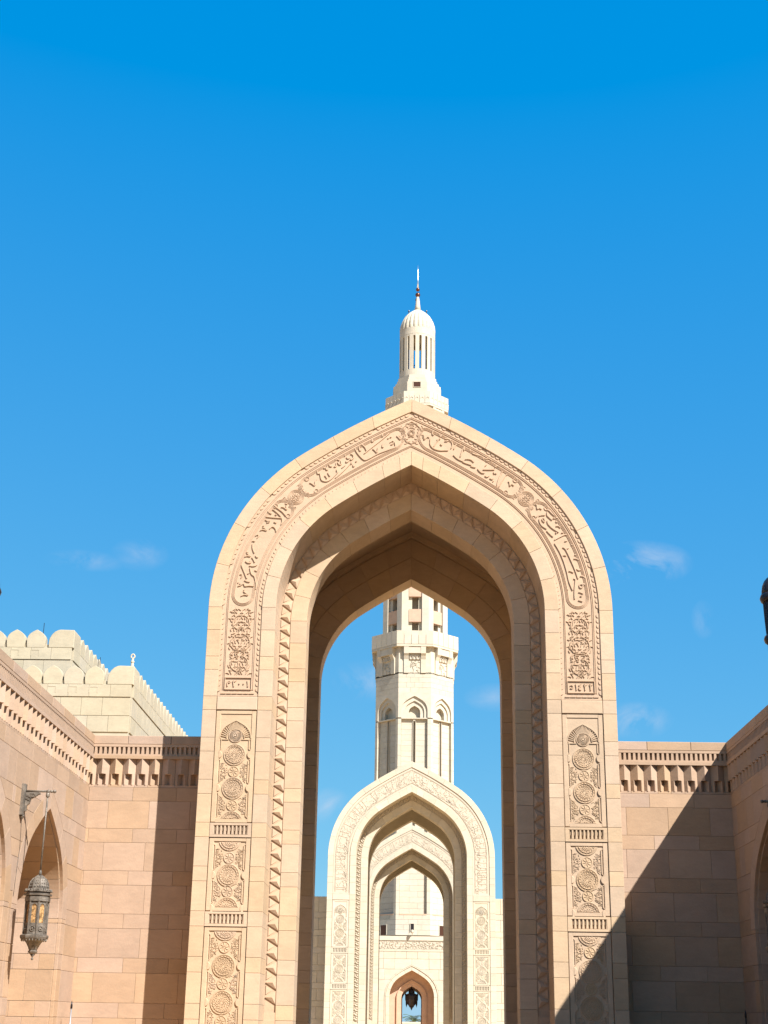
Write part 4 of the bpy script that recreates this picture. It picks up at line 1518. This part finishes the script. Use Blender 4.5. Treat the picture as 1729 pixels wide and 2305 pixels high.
def make_minaret():
    MX, MY_ = 0.09, 164.55
    root = thing('minaret', 'tall cream minaret rising behind the gates, octagonal with ribbed dome', 'minaret', (MX, MY_, 0))
    T8 = math.tan(math.pi / 8)
    AP = 4.55
    HS = AP * T8                 # half a face
    vis = (0, 1, 7)              # faces turned to the camera
    def face8(me, name, mat, ks=range(8), z=0.0, kind=None, par=root):
        return [place(me, name, mat, par, (0, 0, z), R(45 * k), kind=kind) for k in ks]
    # core
    MB().zprism(ngon(3.72), 8.0, 40.2).build('shaft_core', 'white', root)
    # --- plain base courses with square openings on the diagonal faces
    def wedge(u0, u1, o0, o1):
        """plan quad between apothem o0 (inner) and o1 (outer), mitred where it meets the corner"""
        def lim(u, o):
            h = o * T8
            return max(-h, min(h, u))
        return [(lim(u0, o1), -o1), (lim(u1, o1), -o1), (lim(u1, o0), -o0), (lim(u0, o0), -o0)]
    def zblock(u0, u1, o0, o1, z0, z1, g_=.008):
        return MB().zprism(wedge(u0 + g_ if u0 > -HS + .01 else u0, u1 - g_ if u1 < HS - .01 else u1, o0, o1), z0 + g_, z1 - g_)
    # courses per face: list of (u0,u1,o_outer,z0,z1)
    near_blocks, rest_blocks = [], []
    z = 11.0
    k = 0
    while z < 13.2 - .01:
        cuts = [-HS, -1.0, 0.0, 1.0, HS] if k % 2 else [-HS, -.5, .5, HS]
        for a, b in zip(cuts[:-1], cuts[1:]):
            if 11.4 < z + .28 < 12.3 and a > -.9 and b < .9 and k % 2 == 0:
                continue
            near_blocks.append((a, b, AP, z, z + .55))
        z += .55; k += 1
    # framed panels with a slit
    z = 13.2; k = 0
    while z < 34.8:
        h = min(.62, 34.85 - z)
        seen = z < 17.0 or z > 25.2
        tgt = near_blocks if seen else rest_blocks
        if k % 2 == 0:
            hh = min(1.24, 34.85 - z)
            tgt.append((-HS, -1.5, AP, z, z + hh)); tgt.append((1.5, HS, AP, z, z + hh))
        if z > 22:
            tgt.append((-1.5, -.13, 4.18, z, z + h)); tgt.append((.13, 1.5, 4.18, z, z + h))
        else:
            c = .5 if k % 2 else -.4
            tgt.append((-1.5, c, 4.18, z, z + h)); tgt.append((c, 1.5, 4.18, z, z + h))
        z += h; k += 1
    z = 37.9; k = 0
    while z < 40.3 - .01:
        cuts = [-HS, -.95, 0, .95, HS] if k % 2 else [-HS, -.5, .5, HS]
        for a, b in zip(cuts[:-1], cuts[1:]):
            near_blocks.append((a, b, AP, z, z + .6))
        z += .6; k += 1
    cnt = 0
    for (a, b, o, z0, z1) in near_blocks:
        me = zblock(a, b, 3.7, o, z0, z1).mesh('shaft_stone')
        for kf in vis:
            if cnt < 296:
                place(me, 'shaft_stone', 'white', root, (0, 0, 0), R(45 * kf)); cnt += 1
            else:
                rest_blocks.append((a, b, o, z0, z1, kf))
    mb = MB()
    for t in rest_blocks:
        ks = (t[5],) if len(t) > 5 else vis
        for kf in ks:
            q = zblock(*t[:3][:2], 3.7, t[2], t[3], t[4])
            M_ = Matrix.Rotation(R(45 * kf), 4, 'Z')
            mb.add([tuple(M_ @ Vector(v)) for v in q.v], q.f)
    mb.build('shaft_stonework', 'white', root, kind='stuff')
    # the five faces turned away: same profile, one piece each
    bk = MB()
    bk.zprism(wedge(-HS, HS, 3.7, AP), 11.0, 13.2)
    bk.zprism(wedge(-HS, -1.5, 3.7, AP), 13.2, 34.85); bk.zprism(wedge(1.5, HS, 3.7, AP), 13.2, 34.85)
    bk.zprism(wedge(-1.5, -.13, 3.7, 4.18), 13.2, 34.85); bk.zprism(wedge(.13, 1.5, 3.7, 4.18), 13.2, 34.85)
    bk.zprism(wedge(-HS, HS, 3.7, AP), 37.9, 40.3)
    face8(bk.mesh('rear_face'), 'rear_face', 'white', (2, 3, 4, 5, 6))
    # salmon sill under each tall panel
    face8(MB().box(-1.5, 1.5, -AP - .03, -4.1, 13.14, 13.26).mesh('panel_sill'), 'panel_sill', 'salmon')
    # slit frames
    sf = MB(); sf.box(-.19, -.131, -4.30, -4.19, 24.0, 34.7); sf.box(.131, .19, -4.30, -4.19, 24.0, 34.7)
    face8(sf.mesh('slit_frame'), 'slit_frame', 'white')
    # nested arches at the head of each panel
    zs = 34.95
    sill = MB().box(-1.5, 1.5, -AP + .05, -3.9, 34.85, 34.97).mesh('arch_sill')
    face8(sill, 'arch_sill', 'white')
    A1, A2, A3 = Arch(1.5, zs + .85), Arch(1.12, zs + .75), Arch(.66, zs + .72)
    spn = MB()
    for s in (1, -1):
        out = [A1.P(u / 6) for u in range(13)]
        pts = [(1.5, zs + .03)] + out + [(0, 37.92), (HS - .002, 37.92), (HS - .002, zs + .03)]
        poly = [(x * s, z_) for x, z_ in pts]
        if s > 0:
            poly = list(reversed(poly))
        q = MB().prism(poly, -AP, -4.0)
        # mitre the corner edge
        q.v = [((s * min(abs(x), -y * T8)), y, z_) for x, y, z_ in q.v]
        spn.add(q.v, q.f)
    face8(spn.mesh('arch_spandrel'), 'arch_spandrel', 'white')
    def rng_face(Aa, Ab, y0, y1):
        mb_ = MB()
        for s in (1, -1):
            oa = [(Aa.w, zs + .03)] + [Aa.P(u / 6) for u in range(13)]
            ob = [(Ab.w, zs + .03)] + [Ab.P(u / 6) for u in range(13)]
            for i in range(len(oa) - 1):
                o = len(mb_.v)
                for (x, z_) in (oa[i], oa[i + 1], ob[i + 1], ob[i]):
                    mb_.v.append((x * s, y0, z_))
                for (x, z_) in (ob[i], ob[i + 1]):
                    mb_.v.append((x * s, y1, z_))
                mb_.f += [(o, o + 1, o + 2, o + 3), (o + 3, o + 2, o + 5, o + 4)]
        return mb_
    face8(rng_face(A1, A2, -4.36, -4.12).mesh('arch_order'), 'arch_order', 'white')
    face8(rng_face(A2, A3, -4.20, -3.72).mesh('arch_order'), 'arch_order', 'white')
    # --- bracketed balcony, built twice at two sizes
    def balcony(zb, zt, ap, shaft, npan, pref_arch):
        h = ap * T8
        zc = zb - .05
        k_ = ap / 5.13
        MB().zprism(ngon(ap - .03), zc - .02, zc + .22).build('balcony_slab', 'white', root)
        MB().zprism(ngon(shaft), zc - 3.2 * k_, zt + .1).build('balcony_core', 'white', root)
        # carved panel and three little arches
        c = MB()
        c.box(-.66 * k_, .66 * k_, -shaft - .12, -shaft + .2, zc - 1.5 * k_, zc - .85 * k_)
        c.box(-.70 * k_, .70 * k_, -ap + .12, -shaft + .2, zc - .82 * k_, zc - .03)
        face8(c.mesh('corbel_table'), 'corbel_table', 'white')
        a_ = MB()
        for i in (-1, 0, 1):
            B = Arch(.15 * k_, zc - 1.25 * k_)
            o_ = [B.P(u / 4) for u in range(9)]
            a_.ribbon([(i * .42 * k_ + .15 * k_, zc - 1.48 * k_)] + [(i * .42 * k_ + x, z_) for x, z_ in o_] + [(i * .42 * k_ - x, z_) for x, z_ in reversed(o_[:-1])] + [(i * .42 * k_ - .15 * k_, zc - 1.48 * k_)], .07 * k_, .1, -shaft - .12)
        face8(a_.mesh('little_arcade'), 'little_arcade', 'white')
        cv = MB()
        rr = random.Random(4)
        for _ in range(26):
            cv.ribbon(leaf_pts(rr.uniform(-.5, .5) * k_, zc - rr.uniform(1.7, 2.9) * k_, rr.uniform(0, 6.28), .28 * k_, rr.uniform(-2, 2)), .07 * k_, .05, -shaft - .01, .6)
        face8(cv.mesh('carved_relief'), 'carved_relief', 'white', vis, kind='stuff')
        b = MB()
        for s in (-1, 1):
            u0, u1 = sorted((s * .70 * k_, s * 1.28 * k_))
            prof = [(-shaft + .1, zc - 3.1 * k_), (-shaft - .12, zc - 3.1 * k_), (-shaft - .14, zc - 1.5 * k_), (-shaft - .3 * k_, zc - 1.1 * k_), (-ap + .1, zc - .85 * k_), (-ap + .06, zc - .03), (-shaft + .1, zc - .03)]
            n_ = len(prof)
            vv = [(u0, y, z_) for y, z_ in prof] + [(u1, y, z_) for y, z_ in prof]
            ff = [tuple(range(n_)), tuple(range(2 * n_ - 1, n_ - 1, -1))] + [(i, (i + 1) % n_, n_ + (i + 1) % n_, n_ + i) for i in range(n_)]
            one = MB(); one.add(vv, ff)
            face8(one.mesh('bracket'), 'bracket', 'white')
        pw = 2 * h / npan
        for i in range(npan):
            u0, u1 = -h + pw * i, -h + pw * (i + 1)
            q = MB().zprism([(max(-(ap) * T8, u0 + (.02 if i else 0)), -ap), (min(ap * T8, u1 - (.02 if i < npan - 1 else 0)), -ap), (min((ap - .3) * T8, u1 - .02), -ap + .3), (max(-(ap - .3) * T8, u0 + .02), -ap + .3)], zc + .24, zt)
            if pref_arch:
                B = Arch(pw * .24, zc + .9)
                o_ = [B.P(u / 3) for u in range(7)]
                m_ = (u0 + u1) / 2
                q.ribbon([(m_ + x, z_) for x, z_ in o_] + [(m_ - x, z_) for x, z_ in reversed(o_[:-1])], .07, .05, -ap)
            face8(q.mesh('parapet_panel'), 'parapet_panel', 'white')
    balcony(43.35, 45.15, 5.13, AP, 5, False)
    # --- open upper stage: corner piers, salmon spandrel panels, dark openings
    UA = 3.86
    uh = UA * T8
    MB().zprism(ngon(2.35), 45.0, 72.0).build('stair_core', 'white', root)
    for s in (-1, 1):
        u0, u1 = sorted((s * .80, s * uh))
        pier = MB()
        def lim(u, o):
            hh_ = o * T8
            return max(-hh_, min(hh_, u))
        pier.zprism([(lim(u0, UA), -UA), (lim(u1, UA), -UA), (lim(u1, 2.9), -2.9), (lim(u0, 2.9), -2.9)], 45.0, 72.5)
        face8(pier.mesh('pier'), 'pier', 'white')
        for zq in range(45, 72, 1):
            pass
        u0, u1 = sorted((s * .38, s * .80))
        j = MB().box(u0, u1, -3.45, -2.5, 45.0, 72.4)
        face8(j.mesh('opening_jamb'), 'opening_jamb', 'white')
    z = 46.6
    while z < 72:
        face8(MB().box(-.76, .76, -3.74, -2.9, z, z + 1.55).mesh('spandrel_panel'), 'spandrel_panel', 'salmon')
        z += 3.1
    MB().zprism(ngon(UA), 72.4, 73.5).build('stage_ring', 'white', root)
    balcony(74.65, 76.45, 3.97, 3.4, 5, True)
    # drum, steps
    MB().zprism(ngon(3.0), 76.0, 78.25).build('drum', 'white', root)
    hole = MB(); hole.box(-.50, -.44, -3.06, -2.95, 77.42, 78.26); hole.box(.44, .50, -3.06, -2.95, 77.42, 78.26); hole.box(-.44, .44, -3.06, -2.95, 78.16, 78.26); hole.box(-.44, .44, -3.06, -2.95, 77.42, 77.48)
    face8(hole.mesh('drum_hole_frame'), 'drum_hole_frame', 'white', (0, 2, 4, 6))
    face8(MB().box(-.44, .44, -3.015, -2.99, 77.48, 78.16).mesh('drum_dark_plate'), 'drum_dark_plate', 'ball', (0, 2, 4, 6))  # dark plate standing in for the shade inside a square hole
    for ap, a, b in ((2.76, 78.25, 78.65), (2.56, 78.65, 79.05), (2.42, 79.05, 79.5)):
        MB().zprism(ngon(ap), a, b).build('drum_step', 'white', root)
    # lantern of eighteen slim piers
    MB().lathe([(2.30, 79.45), (2.30, 80.42), (1.9, 80.42)], 48).build('lantern_ring', 'white', root)
    n = 18
    pm = MB()
    pw = .245
    pm.zprism([(-pw, -2.29), (pw, -2.29), (pw * .86, -1.92), (-pw * .86, -1.92)], 80.40, 85.42)
    pme = pm.mesh('slim_pier')
    am = MB()
    B = Arch(.152, 85.05)
    o_ = [B.P(u / 4) for u in range(9)]
    pts = [(.152, 85.05)] + o_ + [(0, 85.48), (.18, 85.48), (.18, 85.05)]
    am.prism(list(reversed(pts)), -2.28, -1.95); am.prism([(-x, z_) for x, z_ in pts], -2.28, -1.95)
    ame = am.mesh('slot_head')
    for i in range(n):
        place(pme, 'slim_pier', 'white', root, rz=2 * math.pi * i / n)
        place(ame, 'slot_head', 'white', root, rz=2 * math.pi * (i + .5) / n)
    MB().lathe([(1.9, 85.45), (2.30, 85.45), (2.30, 86.42), (1.9, 86.42)], 48, cap=True).build('lantern_ring', 'white', root)
    sp_ = MB(); sp_.tube([(-.42 + .16 * math.sin(t * .9), .3 + .16 * math.cos(t * .9), 80.4 + .12 * t) for t in range(16)], .05, 6)
    sp_.build('spiral_stair', 'ball', root)
    dm = MB().lathe([(2.27, 86.42), (2.28, 86.8), (2.20, 87.4), (2.02, 88.0), (1.72, 88.6), (1.28, 89.15), (.82, 89.55), (.42, 89.85)], 120, lobes=24, amp=.06)
    dm.build('ribbed_dome', 'white', root)
    MB().lathe([(.44, 89.75), (.33, 90.5), (.21, 91.6), (.12, 92.0)], 16).build('dome_neck', 'white', root, smooth=True)
    for z, r_ in ((92.2, .33), (93.0, .26)):
        MB().lathe([(.01, z - r_)] + [(r_ * math.cos(R(t)), z + r_ * math.sin(R(t))) for t in (-60, -30, 0, 30, 60)] + [(.01, z + r_)], 14).build('finial_ball', 'ball', root, smooth=True)
    MB().lathe([(.11, 93.1), (.09, 94.5), (.06, 95.7), (.01, 96.7)], 8).build('spire_rod', 'steel', root, smooth=True)
    for s in (-1, 1):
        MB().lathe([(.05, 89.2), (.05, 89.6), (.12, 89.65), (.09, 89.8), (.01, 89.85)], 8, s * 1.15, -.2).build('warning_light', 'darkmetal', root)
    MB().lathe([(.06, 91.3), (.06, 91.6)], 8, -.25, -.1).build('warning_light', 'darkmetal', root)
make_minaret()

# ------------------------------------------------------------------ podium under the minaret with a pointed doorway
def make_podium():
    FYP = 157.0
    root = thing('minaret_podium', 'cream podium below the minaret with a pointed doorway', 'building', (0.02, FYP, 0))
    A = Arch(2.36, 4.55)
    W, H, Dp = 14.0, 10.3, 16.0
    RC = 1.55
    # front slab pierced by the arch
    core = MB()
    curve = [(A.w, 0.0)] + [A.P(u / 8) for u in range(17)]
    curve = curve + [(-x, z) for x, z in reversed(curve[:-1])]
    for i in range(len(curve) - 1):
        (xa, za), (xb, zb) = curve[i], curve[i + 1]
        o = len(core.v)
        core.v += [(xa, .12, za), (xb, .12, zb), (xb, .12, H), (xa, .12, H), (xa, RC, za), (xb, RC, zb)]
        core.f += [(o, o + 1, o + 2, o + 3), (o, o + 4, o + 5, o + 1)]
    core.box(A.w, W, .12, RC + .4, 0, H); core.box(-W, -A.w, .12, RC + .4, 0, H)
    core.build('front_wall', 'white', root)
    # inner door wall and passage
    D = Arch(1.09, 4.45)
    dw = MB()
    cv = [(D.w, 0.0)] + [D.P(u / 8) for u in range(17)]
    cv = cv + [(-x, z) for x, z in reversed(cv[:-1])]
    for i in range(len(cv) - 1):
        (xa, za), (xb, zb) = cv[i], cv[i + 1]
        o = len(dw.v)
        dw.v += [(xa, RC, za), (xb, RC, zb), (xb, RC, H - .4), (xa, RC, H - .4), (xa, Dp, za), (xb, Dp, zb)]
        dw.f += [(o, o + 1, o + 2, o + 3), (o, o + 4, o + 5, o + 1)]
    dw.box(D.w, 2.7, RC, RC + .3, 0, H - .4); dw.box(-2.7, -D.w, RC, RC + .3, 0, H - .4)
    dw.build('door_wall', 'salmon', root)
    bx = MB(); bx.box(1.3, W, RC + .41, Dp, 0, H); bx.box(-W, -1.3, RC + .41, Dp, 0, H); bx.box(-1.29, 1.29, RC + .42, Dp, 6.6, H)
    bx.build('podium_mass', 'white', root)
    MB().box(-W, W, .13, Dp, H + .01, H + .2).build('roof_slab', 'white', root)
    # moulding round the doorway and in the recess
    for d0, d1, y0, y1, nm, mt in ((-.50, -.40, -.06, .13, 'door_moulding', 'white'),):
        sweep(A, [(d0, y0), (d1, y0), (d1, y1), (d0, y1)], [-4.5, -2, 0], 10).build(nm, mt, root)
    sweep(Arch(1.6, 4.5), [(0, RC - .2), (.1, RC - .2), (.1, RC + .01), (0, RC + .01)], [-4.4, -2, 0], 10).build('door_moulding', 'salmon', root)
    for s in (1, -1):
        tot = A.total(0)
        for k in range(5):
            ring_block(A, A.u(tot * k / 5), A.u(tot * (k + 1) / 5) if k < 4 else 2.0, -.38, 0.0, 0.0, .2, s, b=.015, gap=.006).build('voussoir', 'white', root)
            ring_block(A, A.u(tot * k / 5), A.u(tot * (k + 1) / 5) if k < 4 else 2.0, -.2, 0.02, 0.21, RC - .01, s, b=.015, gap=.008).build('soffit_stone', 'salmon', root)
        for k in range(5):
            ring_block(A, -4.55 + .91 * k, -4.55 + .91 * (k + 1), -.38, 0.0, 0.0, .2, s, b=.015, gap=.006).build('jamb_stone', 'white', root)
            ring_block(A, -4.55 + .91 * k, -4.55 + .91 * (k + 1), -.2, 0.02, 0.21, RC - .01, s, b=.015, gap=.008).build('jamb_stone', 'salmon', root)
    # coursed facing
    zs = [9.15, 8.4, 7.35, 6.3, 5.25, 4.2, 3.15, 2.1, 1.05, 0]
    for i in range(len(zs) - 1):
        z1, z0 = zs[i], zs[i + 1]
        hw0, hw1 = A.halfw(z0, -.52), A.halfw(z1, -.52)
        zm = (z0 + z1) / 2
        hwm = A.halfw(zm, -.52)
        g_ = .008
        if hw0 <= 0:
            spans = [(-6.6, 6.6)]
        else:
            e = hw0 + .6 + (.3 if i % 2 else 0)
            spans = [(-6.6, -e), (e, 6.6)]
            if hw1 > 0:
                R_ = [(hw0 + g_, z0 + g_), (e - g_, z0 + g_), (e - g_, z1 - g_), (hw1 + g_, z1 - g_), (hwm + g_, zm)]
            else:
                za = A.apex(-.52)
                zz_ = [z0 + (za - z0) * t for t in (1, .8, .5, .2)]
                R_ = [(hw0 + g_, z0 + g_), (e - g_, z0 + g_), (e - g_, z1 - g_), (g_, z1 - g_)] + [(A.halfw(q, -.52) + g_, q) for q in zz_]
            MB().prism(R_, 0, .14).build('facing_block', 'white', root)
            MB().prism([(-x, z) for x, z in reversed(R_)], 0, .14).build('facing_block', 'white', root)
        for a, b in spans:
            n_ = max(1, int(round((b - a) / 1.2)))
            off = .5 if i % 2 and hw0 <= 0 else 0
            cuts = [a] + [a + (b - a) * (k + off) / n_ for k in range(0 if off else 1, n_)] + [b]
            for p, q in zip(cuts[:-1], cuts[1:]):
                MB().cbox(p + g_, q - g_, 0, .14, z0 + g_, z1 - g_, .015).build('facing_block', 'white', root)
    for s in (-1, 1):
        for i in range(len(zs) - 1):
            a, b = sorted((s * 6.62, s * W))
            MB().cbox(a, b, 0, .14, zs[i + 1] + .008, zs[i] - .008, .015).build('facing_block', 'white', root)
    # carved frieze and parapet
    MB().box(-W, W, -.03, .13, 9.16, 9.36).build('frieze_moulding', 'white', root)
    MB().box(-W, W, .03, .13, 9.361, 10.28).build('frieze_field', 'white', root)
    fz = MB()
    rr = random.Random(9)
    x = -5.0
    while x < 5.0:
        for zz_ in (9.5, 9.7, 9.9, 10.1):
            fz.ribbon(leaf_pts(x + rr.uniform(-.08, .08), zz_, rr.uniform(0, 6.28), .24, rr.uniform(-2.5, 2.5)), .06, .05, .03, .5)
        x += .17
    for i in range(80):
        for zz_ in (9.41, 10.22):
            fz.prism(circle(-5 + i * .125, zz_, .035, 6), -.01, .03)
    fz.build('frieze_carving', 'white', root, kind='stuff')
    MB().box(-W, W, -.06, .6, 10.281, 10.72).build('parapet_coping', 'white', root)
    # small window slot and corner openings at the foot of the shaft
    for nm, x0, x1, y in (('slot_window', -.17, .19, 2.93), ):
        f = MB(); f.box(x0 - .05, x0, y - .04, y + .2, 11.36, 12.2); f.box(x1, x1 + .05, y - .04, y + .2, 11.36, 12.2); f.box(x0 - .05, x1 + .05, y - .04, y + .2, 12.2, 12.26)
        w = f.build('window_frame', 'white', root)
        MB().box(x0, x1, y + .03, y + .09, 11.36, 12.2).build('window_pane', 'darkmetal', w)
    # flood light on an arm over the parapet
    fl = MB(); fl.tube([(.02, .2, 10.7), (.02, -.5, 11.05)], .03, 6)
    fo = fl.build('floodlight_arm', 'white', root)
    b = MB().lathe([(.1, 11.0), (.16, 11.1), (.16, 11.3), (.08, 11.35)], 12, .02, -.55); b.build('floodlight_head', 'white', fo)
make_podium()

# square openings on the diagonal faces of the shaft foot
for s, lab in ((-1, 'dark square opening at the left foot of the minaret'), (1, 'dark square opening at the right foot of the minaret')):
    root = thing('square_opening', lab, 'opening', (0.09 , 164.55, 0), R(45 * s), 'square openings at the minaret foot')
    f = MB(); f.box(-.52, -.45, -4.6, -4.4, 11.05, 12.1); f.box(.45, .52, -4.6, -4.4, 11.05, 12.1); f.box(-.52, .52, -4.6, -4.4, 12.1, 12.17)
    f.build('opening_frame', 'white', root)
    MB().box(-.45, .45, -4.575, -4.5, 11.05, 12.1).build('dark_plate', 'ball', root)  # dark colour in place of the shaded depth of the opening

# ------------------------------------------------------------------ lantern hanging in the far doorway
root = thing('hanging_chandelier', 'black lantern hanging in the far pointed doorway', 'chandelier', (0.02, 159.4, 5.6))
MB().tube([(0, 0, .3), (0, 0, -.2)], .05, 6).build('chain', 'darkmetal', root)
c = MB(); octo(c, [(.10, -.1), (.28, -.25), (.36, -.45), (.36, -.65)][::-1]); c.build('crown', 'darkmetal', root)
c = MB(); octo(c, [(.30, -1.9), (.62, -1.55), (.74, -1.3), (.76, -.9), (.68, -.72), (.3, -.6)]); c.build('body', 'darkmetal', root)
for k in range(8):
    a_ = 2 * math.pi * (k + .5) / 8
    MB().lathe([(.001, -2.05), (.10, -1.75), (.12, -1.45)], 6, .58 * math.sin(a_), -.58 * math.cos(a_)).build('pendant', 'darkmetal', root)
    MB().lathe([(.08, -.85), (.09, -.7), (.001, -.5)], 6, .70 * math.sin(a_), -.70 * math.cos(a_)).build('candle_cup', 'darkmetal', root)
MB().lathe([(.001, -2.35), (.12, -2.1), (.3, -1.85)], 8).build('drop', 'darkmetal', root)

# ------------------------------------------------------------------ beyond the doorway: low wall, dark gate posts, palm
root = thing('boundary_wall', 'low white boundary wall far beyond the doorway', 'wall', (0, 231, 0))
MB().box(-20, 20, 0, .5, 0, 2.05).build('wall_body', 'white', root)
MB().box(-20, 20, -.1, .6, 2.051, 2.35).build('wall_coping', 'white', root)
h = MB()
rr = random.Random(3)
for i in range(900):
    x, z = rr.uniform(-6, 6), rr.uniform(0.1, 1.75)
    y = rr.uniform(-.6, .6)
    a_, t = rr.uniform(0, 6.28), .16
    dx, dz = math.cos(a_) * t, math.sin(a_) * t
    h.add([(x, y, z), (x + dx, y - .1, z + dz), (x + dx - dz * .5, y + .05, z + dz + dx * .5)], [(0, 1, 2)])
h.box(-6, 6, -.4, .4, 0, 1.6)
h.v = [(x, y, z) for x, y, z in h.v]
ho = h.build('clipped_hedge', 'hedge', None, kind='stuff')
ho.location = (0, 205, 0)
ho['label'] = 'dark clipped hedge beyond the far doorway'
ho['category'] = 'hedge'
for x, lab in ((-1.38, 'dark gate post left of the far palm'), (1.36, 'dark gate post right of the far palm')):
    root = thing('gate_post', lab, 'post', (x, 204, 0), 0, 'gate posts beyond the doorway')
    MB().box(-.1, .1, -.1, .1, 0, 2.9).build('post_shaft', 'darkmetal', root)
    MB().lathe([(.13, 2.9), (.13, 2.98), (.001, 3.25)], 8).build('post_cap', 'darkmetal', root)

def make_palm():
    root = thing('palm_tree', 'green palm crown far beyond the doorway', 'palm', (.35, 240, 0))
    MB().lathe([(.32, 0), (.24, .6), (.2, 2.2), (.24, 2.5)], 12).build('trunk', 'trunk', root)
    rr = random.Random(2)
    for k in range(26):
        a_ = 2 * math.pi * k / 26 + rr.uniform(-.1, .1)
        el = rr.uniform(.1, 1.25); ln = rr.uniform(1.6, 2.2)
        fr = MB()
        p = Vector((0, 0, 2.45)); prev = None
        d_el = el
        spine = []
        for i in range(10):
            spine.append(p.copy())
            p = p + Vector((math.cos(a_) * math.cos(d_el), math.sin(a_) * math.cos(d_el), math.sin(d_el))) * ln / 9
            d_el -= .17
        fr.tube([tuple(q) for q in spine], .018, 4)
        sd = Vector((-math.sin(a_), math.cos(a_), 0))
        for i in range(1, 10):
            for j in range(2):
                b = spine[i] - (spine[i] - spine[i - 1]) * j * .5
                ll = .5 * math.sin(math.pi * (i + .5) / 11) + .12
                fd = (spine[i] - spine[i - 1]).normalized()
                for s in (-1, 1):
                    tip = b + sd * s * ll * .8 + fd * ll * .6 + Vector((0, 0, -.12))
                    w = fd * .035
                    fr.add([tuple(b - w), tuple(b + w), tuple(tip)], [(0, 1, 2)])
        fr.build('frond', 'frond', root)
make_palm()
